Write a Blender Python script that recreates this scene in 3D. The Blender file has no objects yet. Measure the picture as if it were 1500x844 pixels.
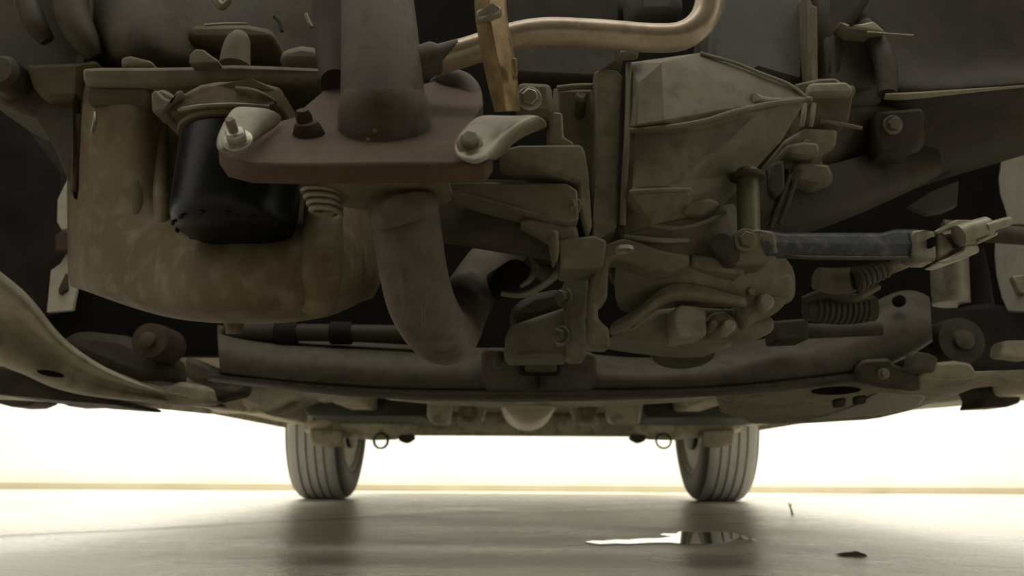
import bpy, bmesh, math, random
from mathutils import Vector, Matrix, Euler

random.seed(7)
S = bpy.context.scene
COL = S.collection
W, H, F = 1500.0, 844.0, 1180.0

# ---------------------------------------------------------------- camera
CAM = Vector((0.0, 0.0, 0.1025))
cam_d = bpy.data.cameras.new('camera'); cam_d.sensor_width = 36.0; cam_d.lens = 36.0 * F / W
cam_d.clip_start = 0.02
cam = bpy.data.objects.new('camera', cam_d); COL.objects.link(cam)
ROT = Matrix.Rotation(math.radians(90 + 12.8), 3, 'X') @ Matrix.Rotation(math.radians(0.3), 3, 'Z')
cam.location = CAM; cam.rotation_euler = ROT.to_euler()
cam_d.dof.use_dof = True; cam_d.dof.focus_distance = 0.52; cam_d.dof.aperture_fstop = 13.0
S.camera = cam

# ---------------------------------------------------------------- world, lights, exposure
wd = bpy.data.worlds.new('garage_daylight'); S.world = wd; wd.use_nodes = True
bg = wd.node_tree.nodes['Background']
bg.inputs['Color'].default_value = (1.0, 0.95, 0.84, 1); bg.inputs['Strength'].default_value = 0.7

def area(name, loc, rot, sx, sy, power, col=(1, 0.975, 0.89)):
    l = bpy.data.lights.new(name, 'AREA'); l.shape = 'RECTANGLE'; l.size = sx; l.size_y = sy
    l.energy = power; l.color = col
    o = bpy.data.objects.new(name, l); COL.objects.link(o); o.location = loc; o.rotation_euler = rot
    return o
area('ceiling_lamp_rear', (0.0, 3.75, 2.5), (math.radians(12), 0, 0), 5.5, 0.4, 215)
area('ceiling_lamp_front', (0.1, 0.1, 2.6), (math.radians(4), 0, 0), 3.0, 0.5, 12)
S.view_settings.view_transform = 'Standard'; S.view_settings.look = 'None'
S.view_settings.gamma = 1.0; S.view_settings.use_curve_mapping = False
S.view_settings.exposure = 0.55

# ---------------------------------------------------------------- helpers
def P(px, py, Y):
    """world point seen at photo pixel px,py standing Y metres ahead"""
    d = ROT @ Vector(((px - W/2)/F, (H/2 - py)/F, -1.0))
    return CAM + d * (Y / d.y)

def G(px, py, z=0.0):
    """point on the floor seen at a pixel"""
    d = ROT @ Vector(((px - W/2)/F, (H/2 - py)/F, -1.0))
    return CAM + d * ((z - CAM.z) / d.z)

def R(px, Y):                       # radius of px pixels at distance Y
    return px * Y / F

def mk(name, V, Fs, mat, par=None, bevel=0.0, sub=0, solid=0.0, ang=38, label=None, cat=None, group=None, kind=None, seg=2):
    V = [Vector(v) for v in V]
    if par is not None:
        org = Vector((0, 0, 0)); off = world_of(par)
    else:
        zmin = min(v.z for v in V)
        c = sum(V, Vector()) / len(V); org = Vector((c.x, c.y, zmin)); off = org
    bm = bmesh.new()
    bv = [bm.verts.new(v - off) for v in V]
    for f in Fs:
        try: bm.faces.new([bv[i] for i in f])
        except ValueError: pass
    bmesh.ops.recalc_face_normals(bm, faces=bm.faces)
    me = bpy.data.meshes.new(name); bm.to_mesh(me); bm.free()
    if solid and sum((p.normal.y*p.area for p in me.polygons)) > 0: me.flip_normals()
    for p in me.polygons: p.use_smooth = True
    if sub == 0: me.set_sharp_from_angle(angle=math.radians(ang))
    me.materials.append(mat)
    o = bpy.data.objects.new(name, me); COL.objects.link(o)
    o.location = org
    if par is not None: o.parent = par
    if solid:
        m = o.modifiers.new('solid', 'SOLIDIFY'); m.thickness = solid; m.offset = -1
    if bevel:
        m = o.modifiers.new('bevel', 'BEVEL'); m.width = bevel; m.segments = seg; m.limit_method = 'ANGLE'; m.angle_limit = math.radians(32)
    if sub:
        m = o.modifiers.new('sub', 'SUBSURF'); m.levels = sub; m.render_levels = sub
    tag(o, label, cat, group, kind)
    return o

def tag(o, label=None, cat=None, group=None, kind=None):
    if label: o['label'] = label
    if cat: o['category'] = cat
    if group: o['group'] = group
    if kind: o['kind'] = kind

def world_of(o):
    v = Vector(o.location)
    while o.parent is not None:
        o = o.parent; v += o.location
    return v

def thing(name, label, cat, loc, group=None):
    o = bpy.data.objects.new(name, None); COL.objects.link(o)
    o.empty_display_size = 0.02; o.location = loc
    tag(o, label, cat, group)
    return o

def quads(nr, nc, closed=False):
    Fs = []
    for i in range(nr - 1):
        for j in range(nc if closed else nc - 1):
            k = (j + 1) % nc
            Fs.append((i*nc + j, i*nc + k, (i+1)*nc + k, (i+1)*nc + j))
    return Fs

def grid(rows):
    nc = len(rows[0])
    return [P(*p) for r in rows for p in r], quads(len(rows), nc)

def slab(out, d=0.01, dv=None):
    """outline (px,py,Y) extruded d metres straight back (or along dv)"""
    dv = Vector(dv) if dv is not None else Vector((0, d, 0))
    n = len(out); V = [P(*p) for p in out]; V += [v + dv for v in V]
    Fs = [tuple(range(n)), tuple(range(2*n - 1, n - 1, -1))]
    Fs += [(i, (i+1) % n, n + (i+1) % n, n + i) for i in range(n)]
    return V, Fs

def slabY(pts, Y, d=0.01):
    return slab([(x, y, Y) for x, y in pts], d)

def crom(pts, n=8):
    """Catmull-Rom through tuples of any length"""
    out = []
    L = len(pts)
    for i in range(L - 1):
        p0 = pts[max(i-1, 0)]; p1 = pts[i]; p2 = pts[i+1]; p3 = pts[min(i+2, L-1)]
        for k in range(n):
            t = k / n
            out.append(tuple(0.5*((2*b) + (-a+c)*t + (2*a-5*b+4*c-d)*t*t + (-a+3*b-3*c+d)*t**3) for a, b, c, d in zip(p0, p1, p2, p3)))
    out.append(tuple(pts[-1]))
    return out

def tubeW(pts, n=8, seg=20, smooth=True, flat=1.0):
    """pts: (x,y,z,r) world"""
    pts = crom([tuple(p) for p in pts], n) if smooth else [tuple(p) for p in pts]
    C = [Vector(p[:3]) for p in pts]; Rr = [p[3] for p in pts]
    V = []
    t0 = (C[1] - C[0]).normalized()
    up = Vector((0, 0, 1)) if abs(t0.z) < 0.9 else Vector((0, 1, 0))
    nrm = (up - t0 * up.dot(t0)).normalized()
    for i, c in enumerate(C):
        a = C[max(i-1, 0)]; b = C[min(i+1, len(C)-1)]
        t = (b - a).normalized() if (b - a).length > 1e-9 else t0
        nrm = (nrm - t * nrm.dot(t)).normalized(); bi = t.cross(nrm)
        for k in range(seg):
            q = 2*math.pi*k/seg
            V.append(c + (nrm*math.cos(q)*flat + bi*math.sin(q)) * Rr[i])
    Fs = quads(len(C), seg, True)
    Fs.append(tuple(range(seg))); m = (len(C)-1)*seg
    Fs.append(tuple(range(m + seg - 1, m - 1, -1)))
    return V, Fs

def tube(pts, n=8, seg=20, smooth=True, flat=1.0):
    """pts: (px,py,Y,rpx)"""
    return tubeW([tuple(P(a, b, c)) + (R(r, c),) for a, b, c, r in pts], n, seg, smooth, flat)

def lathe(prof, org, axis=(0, 0, 1), seg=32, closed=False):
    """prof: (radius, height along axis)"""
    ax = Vector(axis).normalized(); u = ax.orthogonal().normalized(); v = ax.cross(u)
    V = []
    for r, h in prof:
        for k in range(seg):
            q = 2*math.pi*k/seg
            V.append(Vector(org) + ax*h + (u*math.cos(q) + v*math.sin(q))*r)
    Fs = quads(len(prof), seg, True)
    if closed:
        m = (len(prof)-1)*seg
        Fs += [(m + k, m + (k+1) % seg, (k+1) % seg, k) for k in range(seg)]
    else:
        Fs.append(tuple(range(seg))); m = (len(prof)-1)*seg
        Fs.append(tuple(range(m + seg - 1, m - 1, -1)))
    return V, Fs

def join(*ms):
    V = []; Fs = []
    for v, f in ms:
        b = len(V); V += list(v); Fs += [tuple(i + b for i in q) for q in f]
    return V, Fs

def boxW(c, s, rot=None):
    c = Vector(c); V = []
    for dx in (-1, 1):
        for dy in (-1, 1):
            for dz in (-1, 1):
                q = Vector((dx*s[0]/2, dy*s[1]/2, dz*s[2]/2))
                if rot is not None: q = rot @ q
                V.append(c + q)
    return V, [(0,1,3,2),(4,6,7,5),(0,4,5,1),(2,3,7,6),(0,2,6,4),(1,5,7,3)]

def bolt(par, px, py, Y, rpx, mat, nrm=(0, -1, -0.1), washer=True, name='bolt', label=None):
    """hex head on a washer, standing proud towards nrm"""
    c = P(px, py, Y); r = R(rpx, Y); n = Vector(nrm).normalized()
    parts = [lathe([(r*0.90, -0.5*r), (r, -0.3*r), (r, 0.45*r), (r*0.86, 0.62*r), (r*0.5, 0.64*r)], c, n, 6)]
    if washer:
        parts.append(lathe([(r*1.42, -0.6*r), (r*1.42, -0.36*r), (r*1.3, -0.3*r), (r*0.8, -0.28*r)], c, n, 24))
    V, Fs = join(*parts)
    return mk(name, V, Fs, mat, par, bevel=r*0.06, ang=30, label=label)

# ---------------------------------------------------------------- materials
def mat(name, c1, c2, rough=0.6, metal=0.0, scale=60.0, bump=0.25, fine=500.0, spots=None, spec=0.2, bdist=0.0012):
    m = bpy.data.materials.new(name); m.use_nodes = True
    nt = m.node_tree; N = nt.nodes; L = nt.links
    b = N['Principled BSDF']
    b.inputs['Specular IOR Level'].default_value = spec
    b.inputs['Metallic'].default_value = metal
    g = N.new('ShaderNodeNewGeometry')
    n1 = N.new('ShaderNodeTexNoise'); n1.inputs['Scale'].default_value = scale*0.35; n1.inputs['Detail'].default_value = 8; n1.inputs['Roughness'].default_value = 0.65
    L.new(g.outputs['Position'], n1.inputs['Vector'])
    r1 = N.new('ShaderNodeValToRGB'); r1.color_ramp.elements[0].position = 0.34; r1.color_ramp.elements[1].position = 0.66
    r1.color_ramp.elements[0].color = (*c1, 1); r1.color_ramp.elements[1].color = (*c2, 1)
    L.new(n1.outputs['Fac'], r1.inputs['Fac'])
    colout = r1.outputs['Color']
    if spots:
        n2 = N.new('ShaderNodeTexNoise'); n2.inputs['Scale'].default_value = scale*1.7; n2.inputs['Detail'].default_value = 6
        L.new(g.outputs['Position'], n2.inputs['Vector'])
        r2 = N.new('ShaderNodeValToRGB'); r2.color_ramp.elements[0].position = 0.48; r2.color_ramp.elements[1].position = 0.80
        r2.color_ramp.elements[0].color = (0, 0, 0, 1); r2.color_ramp.elements[1].color = (1, 1, 1, 1)
        L.new(n2.outputs['Fac'], r2.inputs['Fac'])
        mx = N.new('ShaderNodeMix'); mx.data_type = 'RGBA'
        L.new(r2.outputs['Color'], mx.inputs[0]); L.new(colout, mx.inputs[6]); mx.inputs[7].default_value = (*spots, 1)
        colout = mx.outputs[2]
    L.new(colout, b.inputs['Base Color'])
    n3 = N.new('ShaderNodeTexNoise'); n3.inputs['Scale'].default_value = fine; n3.inputs['Detail'].default_value = 5
    L.new(g.outputs['Position'], n3.inputs['Vector'])
    add = N.new('ShaderNodeMath'); add.operation = 'MULTIPLY_ADD'; add.inputs[1].default_value = 0.5
    L.new(n3.outputs['Fac'], add.inputs[0]); L.new(n1.outputs['Fac'], add.inputs[2])
    bp = N.new('ShaderNodeBump'); bp.inputs['Strength'].default_value = bump; bp.inputs['Distance'].default_value = bdist
    L.new(add.outputs[0], bp.inputs['Height']); L.new(bp.outputs['Normal'], b.inputs['Normal'])
    mr = N.new('ShaderNodeMapRange'); mr.inputs[3].default_value = max(rough-0.12, 0.05); mr.inputs[4].default_value = min(rough+0.12, 1)
    L.new(n1.outputs['Fac'], mr.inputs[0]); L.new(mr.outputs[0], b.inputs['Roughness'])
    return m

M = {}
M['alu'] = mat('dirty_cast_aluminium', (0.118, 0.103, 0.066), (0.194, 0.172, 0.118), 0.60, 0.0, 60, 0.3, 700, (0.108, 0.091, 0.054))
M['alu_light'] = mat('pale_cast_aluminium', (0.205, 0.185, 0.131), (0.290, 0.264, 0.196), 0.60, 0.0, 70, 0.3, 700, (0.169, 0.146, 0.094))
M['alu_dark'] = mat('dim_cast_aluminium', (0.041, 0.034, 0.021), (0.077, 0.063, 0.040), 0.60, 0.0, 60, 0.3, 700, (0.037, 0.029, 0.020))  # darker copy of the cast aluminium, dim light put into its colour
M['alu_grey'] = mat('grey_cast_aluminium', (0.065, 0.065, 0.050), (0.094, 0.094, 0.073), 0.60, 0.0, 50, 0.25, 600)
M['pan'] = mat('brown_oily_pan_steel', (0.102, 0.074, 0.038), (0.148, 0.114, 0.061), 0.60, 0.0, 40, 0.3, 500, (0.205, 0.175, 0.115))
M['pan_dark'] = mat('dark_oily_pan_steel', (0.069, 0.050, 0.029), (0.111, 0.083, 0.046), 0.60, 0.0, 45, 0.25, 500)
M['exh'] = mat('scaled_exhaust_steel', (0.078, 0.067, 0.049), (0.116, 0.098, 0.073), 0.62, 0.0, 50, 0.3, 800, (0.064, 0.044, 0.031))
M['rust'] = mat('rusty_flange_steel', (0.070, 0.043, 0.027), (0.108, 0.067, 0.041), 0.7, 0.0, 70, 0.45, 700, (0.075, 0.040, 0.024))
M['exhlow'] = mat('brown_scaled_pipe_steel', (0.081, 0.063, 0.045), (0.121, 0.097, 0.074), 0.62, 0.0, 60, 0.4, 600, (0.060, 0.044, 0.033))
M['tin'] = mat('bracket_steel', (0.177, 0.160, 0.110), (0.266, 0.244, 0.177), 0.42, 0.3, 60, 0.25, 600, (0.133, 0.115, 0.079))
M['tin_light'] = mat('bright_bracket_steel', (0.233, 0.211, 0.156), (0.298, 0.272, 0.207), 0.42, 0.3, 60, 0.2, 600, (0.168, 0.149, 0.104))
M['gold'] = mat('heat_tinted_strap_steel', (0.194, 0.128, 0.055), (0.365, 0.262, 0.128), 0.38, 0.5, 90, 0.3, 600, (0.146, 0.092, 0.043))
M['tubemetal'] = mat('heat_tinted_tube_steel', (0.384, 0.296, 0.200), (0.528, 0.440, 0.320), 0.34, 0.35, 60, 0.12, 600, (0.320, 0.224, 0.144), spec=0.6)
M['zinc'] = mat('zinc_bolt_steel', (0.255, 0.238, 0.178), (0.357, 0.340, 0.272), 0.33, 0.6, 200, 0.2, 1200)
M['boltdull'] = mat('dull_bolt_steel', (0.128, 0.112, 0.075), (0.188, 0.169, 0.116), 0.45, 0.4, 200, 0.2, 1200)
M['rustbolt'] = mat('rusted_bolt_steel', (0.044, 0.029, 0.021), (0.068, 0.044, 0.030), 0.7, 0.1, 200, 0.4, 1200)
M['black'] = mat('black_filter_paint', (0.004, 0.004, 0.004), (0.008, 0.008, 0.008), 0.34, 0.0, 80, 0.08, 700, (0.010, 0.009, 0.007), spec=0.22)
M['rubber'] = mat('dusty_black_rubber', (0.022, 0.021, 0.018), (0.045, 0.042, 0.034), 0.75, 0.0, 60, 0.3, 500)
M['boot'] = mat('olive_dusty_rubber', (0.044, 0.040, 0.027), (0.068, 0.062, 0.044), 0.7, 0.0, 60, 0.3, 500)
M['liner'] = mat('black_plastic_liner', (0.012, 0.010, 0.008), (0.024, 0.018, 0.016), 0.75, 0.0, 50, 0.2, 500, spec=0.1)
M['dkplastic'] = mat('dark_brown_plastic', (0.031, 0.025, 0.018), (0.058, 0.048, 0.032), 0.65, 0.0, 30, 0.25, 400, (0.024, 0.021, 0.014), spec=0.18)
M['frame'] = mat('dusty_frame_paint', (0.056, 0.048, 0.031), (0.083, 0.071, 0.049), 0.60, 0.0, 40, 0.2, 500, (0.036, 0.029, 0.022))
M['arm'] = mat('dusty_stamped_arm_paint', (0.247, 0.217, 0.150), (0.360, 0.323, 0.233), 0.60, 0.0, 30, 0.2, 400, (0.166, 0.146, 0.106))
M['under'] = mat('dusty_underbody_paint', (0.486, 0.439, 0.324), (0.648, 0.594, 0.452), 0.65, 0.0, 20, 0.2, 300, (0.176, 0.155, 0.108))
M['underdk'] = mat('dark_tank_plastic', (0.045, 0.043, 0.034), (0.07, 0.066, 0.052), 0.6, 0.0, 20, 0.15, 300)
M['lever'] = mat('black_painted_lever', (0.022, 0.024, 0.026), (0.05, 0.052, 0.052), 0.42, 0.1, 90, 0.35, 500, (0.11, 0.105, 0.085))
M['olive'] = mat('olive_plated_steel', (0.120, 0.112, 0.064), (0.173, 0.161, 0.098), 0.45, 0.4, 90, 0.25, 600)
M['cream'] = mat('cream_plated_steel', (0.253, 0.233, 0.166), (0.324, 0.299, 0.222), 0.42, 0.25, 80, 0.2, 500, (0.197, 0.169, 0.112))
M['shield'] = mat('pale_brake_shield_steel', (0.30, 0.28, 0.22), (0.38, 0.355, 0.285), 0.6, 0.05, 30, 0.2, 300, (0.28, 0.25, 0.19))
M['tyre'] = mat('tyre_rubber', (0.33, 0.325, 0.295), (0.43, 0.42, 0.385), 0.8, 0.0, 14, 0.2, 300)
M['tyreside'] = mat('tyre_sidewall_rubber', (0.080, 0.074, 0.062), (0.120, 0.110, 0.092), 0.7, 0.0, 14, 0.2, 300)
M['rim'] = mat('dusty_steel_rim', (0.27, 0.24, 0.175), (0.37, 0.335, 0.255), 0.60, 0.0, 20, 0.15, 300)
M['muff'] = mat('pale_muffler_steel', (0.864, 0.768, 0.576), (0.960, 0.876, 0.696), 0.5, 0.1, 20, 0.1, 300)
M['void'] = mat('shade_black', (0.006, 0.005, 0.004), (0.010, 0.009, 0.007), 0.9, 0.0, 20, 0.1, 200, spec=0.05)  # near-black base stands in for shade behind the engine and in openings
M['leaf'] = mat('dry_leaf', (0.06, 0.04, 0.025), (0.10, 0.07, 0.045), 0.8, 0.0, 100, 0.3, 500)

def floor_mat():
    m = bpy.data.materials.new('polished_garage_floor'); m.use_nodes = True
    nt = m.node_tree; N = nt.nodes; L = nt.links; b = N['Principled BSDF']
    g = N.new('ShaderNodeNewGeometry')
    mp = N.new('ShaderNodeMapping'); mp.inputs['Scale'].default_value = (1.0, 1.7, 1.0); L.new(g.outputs['Position'], mp.inputs['Vector'])
    n1 = N.new('ShaderNodeTexNoise'); n1.inputs['Scale'].default_value = 2.2; n1.inputs['Detail'].default_value = 9; n1.inputs['Roughness'].default_value = 0.62
    L.new(mp.outputs[0], n1.inputs['Vector'])
    r1 = N.new('ShaderNodeValToRGB'); r1.color_ramp.elements[0].position = 0.32; r1.color_ramp.elements[1].position = 0.68
    r1.color_ramp.elements[0].color = (0.32, 0.297, 0.24, 1); r1.color_ramp.elements[1].color = (0.44, 0.413, 0.34, 1)
    L.new(n1.outputs['Fac'], r1.inputs['Fac'])
    # a long hairline crack wandering across the floor
    sx = N.new('ShaderNodeSeparateXYZ'); L.new(g.outputs['Position'], sx.inputs[0])
    nw = N.new('ShaderNodeTexNoise'); nw.inputs['Scale'].default_value = 2.5; nw.inputs['Detail'].default_value = 3; L.new(g.outputs['Position'], nw.inputs['Vector'])
    def line(x0, y0, x1, y1, w, wob):
        k = (y1-y0)/(x1-x0)
        a = N.new('ShaderNodeMath'); a.operation = 'MULTIPLY_ADD'; a.inputs[1].default_value = -k; L.new(sx.outputs['X'], a.inputs[0]); L.new(sx.outputs['Y'], a.inputs[2])
        c = N.new('ShaderNodeMath'); c.operation = 'MULTIPLY_ADD'; c.inputs[1].default_value = wob; L.new(nw.outputs['Fac'], c.inputs[0]); L.new(a.outputs[0], c.inputs[2])
        d = N.new('ShaderNodeMath'); d.operation = 'SUBTRACT'; L.new(c.outputs[0], d.inputs[0]); d.inputs[1].default_value = (y0 - k*x0) + wob*0.5
        e = N.new('ShaderNodeMath'); e.operation = 'ABSOLUTE'; L.new(d.outputs[0], e.inputs[0])
        h = N.new('ShaderNodeMapRange'); h.inputs[1].default_value = 0.0; h.inputs[2].default_value = w; h.inputs[3].default_value = 1.0; h.inputs[4].default_value = 0.0
        L.new(e.outputs[0], h.inputs[0]); return h.outputs[0]
    pa = G(0, 785); pb = G(645, 754)
    l1 = line(pa.x, pa.y, pb.x, pb.y, 0.085, 0.16)
    pc = G(600, 719); pd = G(1000, 720)
    l2 = line(pc.x, pc.y, pd.x, pd.y, 0.05, 0.05)
    mxl = N.new('ShaderNodeMath'); mxl.operation = 'MAXIMUM'; L.new(l1, mxl.inputs[0]); L.new(l2, mxl.inputs[1])
    dk = N.new('ShaderNodeMix'); dk.data_type = 'RGBA'; dk.inputs[7].default_value = (0.08, 0.072, 0.055, 1)
    ml = N.new('ShaderNodeMath'); ml.operation = 'MULTIPLY'; ml.inputs[1].default_value = 0.7; L.new(mxl.outputs[0], ml.inputs[0])
    L.new(ml.outputs[0], dk.inputs[0]); L.new(r1.outputs['Color'], dk.inputs[6])
    L.new(dk.outputs[2], b.inputs['Base Color'])
    n2 = N.new('ShaderNodeTexNoise'); n2.inputs['Scale'].default_value = 14.0; n2.inputs['Detail'].default_value = 6; n2.inputs['Roughness'].default_value = 0.6; L.new(g.outputs['Position'], n2.inputs['Vector'])
    n3 = N.new('ShaderNodeTexNoise'); n3.inputs['Scale'].default_value = 42.0; n3.inputs['Detail'].default_value = 7; n3.inputs['Roughness'].default_value = 0.7
    mp3 = N.new('ShaderNodeMapping'); mp3.inputs['Scale'].default_value = (0.45, 1.0, 1.0); L.new(g.outputs['Position'], mp3.inputs['Vector']); L.new(mp3.outputs[0], n3.inputs['Vector'])
    ad = N.new('ShaderNodeMath'); ad.operation = 'MULTIPLY_ADD'; ad.inputs[1].default_value = 0.9; L.new(n3.outputs['Fac'], ad.inputs[0]); L.new(n2.outputs['Fac'], ad.inputs[2])
    sb = N.new('ShaderNodeMath'); sb.operation = 'MULTIPLY_ADD'; sb.inputs[1].default_value = -0.5; L.new(mxl.outputs[0], sb.inputs[0]); L.new(ad.outputs[0], sb.inputs[2])
    bp = N.new('ShaderNodeBump'); bp.inputs['Strength'].default_value = 0.9; bp.inputs['Distance'].default_value = 0.005
    L.new(sb.outputs[0], bp.inputs['Height']); L.new(bp.outputs['Normal'], b.inputs['Normal'])
    mr = N.new('ShaderNodeMapRange'); mr.inputs[1].default_value = 0.3; mr.inputs[2].default_value = 0.7; mr.inputs[3].default_value = 0.24; mr.inputs[4].default_value = 0.34
    L.new(n1.outputs['Fac'], mr.inputs[0]); L.new(mr.outputs[0], b.inputs['Roughness'])
    sp = N.new('ShaderNodeMapRange'); sp.inputs[3].default_value = 0.62; sp.inputs[4].default_value = 0.05
    L.new(mxl.outputs[0], sp.inputs[0]); L.new(sp.outputs[0], b.inputs['Specular IOR Level'])
    return m
M['floor'] = floor_mat()

def wall_mat():
    m = bpy.data.materials.new('white_garage_wall_paint'); m.use_nodes = True
    nt = m.node_tree; N = nt.nodes; L = nt.links; b = N['Principled BSDF']
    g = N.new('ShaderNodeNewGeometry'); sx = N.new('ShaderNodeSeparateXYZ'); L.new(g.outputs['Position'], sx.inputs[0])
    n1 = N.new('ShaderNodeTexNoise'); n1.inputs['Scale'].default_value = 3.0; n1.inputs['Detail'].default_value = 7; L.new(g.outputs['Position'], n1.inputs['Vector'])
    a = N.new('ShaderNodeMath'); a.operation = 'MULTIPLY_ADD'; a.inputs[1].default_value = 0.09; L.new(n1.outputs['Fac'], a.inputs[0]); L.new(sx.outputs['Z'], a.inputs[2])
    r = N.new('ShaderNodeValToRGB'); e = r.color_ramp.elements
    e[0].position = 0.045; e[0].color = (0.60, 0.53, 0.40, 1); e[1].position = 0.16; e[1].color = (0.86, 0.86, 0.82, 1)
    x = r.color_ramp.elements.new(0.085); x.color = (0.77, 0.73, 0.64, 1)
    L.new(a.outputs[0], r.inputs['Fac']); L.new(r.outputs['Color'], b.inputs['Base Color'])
    b.inputs['Roughness'].default_value = 0.8; b.inputs['Specular IOR Level'].default_value = 0.2
    return m
M['wall'] = wall_mat()
M['skirt'] = mat('stained_skirting', (0.450, 0.400, 0.275), (0.550, 0.488, 0.350), 0.7, 0, 6, 0.2, 80)

def water_mat():
    m = bpy.data.materials.new('wet_patch_water'); m.use_nodes = True
    b = m.node_tree.nodes['Principled BSDF']
    b.inputs['Base Color'].default_value = (0.05, 0.046, 0.036, 1); b.inputs['Roughness'].default_value = 0.02
    b.inputs['Specular IOR Level'].default_value = 0.9; b.inputs['Coat Weight'].default_value = 1.0; b.inputs['Coat Roughness'].default_value = 0.01
    return m
M['water'] = water_mat()

# ================================================================ SETTING
V, Fs = boxW((0, 1.0, -0.05), (16, 14, 0.1)); mk('floor', V, Fs, M['floor'], kind='structure', label='grey-beige polished garage floor', cat='floor')
WY = 4.30
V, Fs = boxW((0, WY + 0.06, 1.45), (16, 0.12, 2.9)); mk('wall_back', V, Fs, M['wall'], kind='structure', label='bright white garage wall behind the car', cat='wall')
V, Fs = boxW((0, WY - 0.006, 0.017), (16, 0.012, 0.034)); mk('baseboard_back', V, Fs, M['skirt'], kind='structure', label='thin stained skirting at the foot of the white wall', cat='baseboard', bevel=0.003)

# ================================================================ FLOOR BITS
def flat_patch(pts, z=0.0012):
    top = [G(x, y, z) for x, y in pts]; bot = [Vector((v.x, v.y, -0.001)) for v in top]; n = len(top)
    return top + bot, [tuple(range(n)), tuple(range(2*n-1, n-1, -1))] + [(i, (i+1) % n, n+(i+1) % n, n+i) for i in range(n)]
V, Fs = flat_patch([(857, 794), (868, 792), (884, 792.5), (900, 790.5), (918, 791), (940, 789), (966, 788.5), (985, 786), (975, 784.5), (966, 783.5), (972, 781.5), (990, 782), (996, 778.5), (1030, 779.5), (1062, 779), (1084, 782), (1092, 786), (1108, 789), (1104, 791), (1092, 791), (1086, 788), (1070, 791), (1058, 795), (1034, 797.5), (1000, 796.5), (980, 794.5), (950, 795), (925, 796.5), (900, 796), (878, 797)])
mk('water_puddle', V, Fs, M['water'], label='thin wet puddle on the floor in front of the right rear tyre', cat='puddle')
V, Fs = slab([(1230, 813, 1.0)]*0 or [(1231, 813, 1.0), (1243, 809.5, 1.0), (1255, 809, 1.0), (1262, 808, 1.0), (1267, 812, 1.0), (1272, 815, 1.0), (1258, 816.5, 1.0), (1245, 816, 1.0)], 0.012)
g0 = G(1252, 815).y
V, Fs = slab([(x, y, g0) for x, y in [(1228, 813.5), (1243, 810.5), (1252, 810), (1258, 808.5), (1266, 811), (1272, 815), (1258, 816), (1245, 815.5)]], 0.014)
mk('dry_leaf', V, Fs, M['leaf'], label='small dark curled dry leaf lying on the floor at right', cat='leaf', bevel=0.001)
tw = G(1160, 755).y
V, Fs = join(tube([(1161, 755, tw, 1.6), (1159, 748, tw, 1.2), (1155, 736, tw, 0.7)], 4, 6), tube([(1161, 753, tw, 1.2), (1158, 742, tw + .01, 0.8), (1160, 738, tw, 0.5)], 4, 6))
mk('twig', V, Fs, M['leaf'], label='tiny forked twig standing on the floor near the right rear tyre', cat='twig')

# ================================================================ REAR WHEELS
CX = 0.0375
def rear_wheel(sx, label):
    c = Vector((CX + sx*0.718, 3.055, 0.298))
    t = thing('rear_wheel', label, 'wheel', (c.x, c.y, 0.0), 'rear wheels')
    ax = (sx, 0, 0)          # + outwards
    w = 0.096
    prof = [(0.195, -w*0.80), (0.205, -w*0.93), (0.230, -w*1.0), (0.262, -w*0.99), (0.283, -w*0.93), (0.292, -w*0.84)]
    tread = [(0.2975, -w*0.72)]
    for gx in (-0.46, -0.155, 0.155, 0.46):
        tread += [(0.2985, w*(gx-0.045)), (0.2905, w*(gx-0.03)), (0.2905, w*(gx+0.03)), (0.2985, w*(gx+0.045))]
    tread += [(0.2975, w*0.72)]
    side2 = [(r, -h) for r, h in reversed(prof)]
    V, Fs = lathe(prof[:6] + tread + side2 + [(0.19, w*0.5), (0.19, -w*0.5)], c, ax, 72, True)
    o = mk('tyre', V, Fs, M['tyre'], t, ang=50)
    # tread colour paled for dust and floor light; second slot keeps sidewall dark
    o.data.materials.append(M['tyreside'])
    for p in o.data.polygons:
        q = sum((o.data.vertices[i].co for i in p.vertices), Vector()) / len(p.vertices)
        if abs(q.x) > w*0.80: p.material_index = 1
    V, Fs = lathe([(0.197, -w*0.82), (0.205, -w*0.90), (0.200, -w*0.95), (0.186, -w*0.86), (0.176, -w*0.60), (0.168, -w*0.2), (0.165, w*0.35), (0.11, w*0.45), (0.06, w*0.40), (0.05, w*0.3), (0.02, w*0.3)], c, ax, 56)
    mk('rim', V, Fs, M['rim'], t)
    V, Fs = lathe([(0.10, -w*1.0), (0.115, -w*0.95), (0.118, -w*0.15), (0.09, w*0.1), (0.02, w*0.2)], c, ax, 40)
    mk('brake_drum', V, Fs, M['frame'], t)
    return t
rear_wheel(-1, 'left rear wheel with grooved grey tyre, inner side facing right')
rear_wheel(1, 'right rear wheel with grooved grey tyre, inner side facing left')

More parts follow.
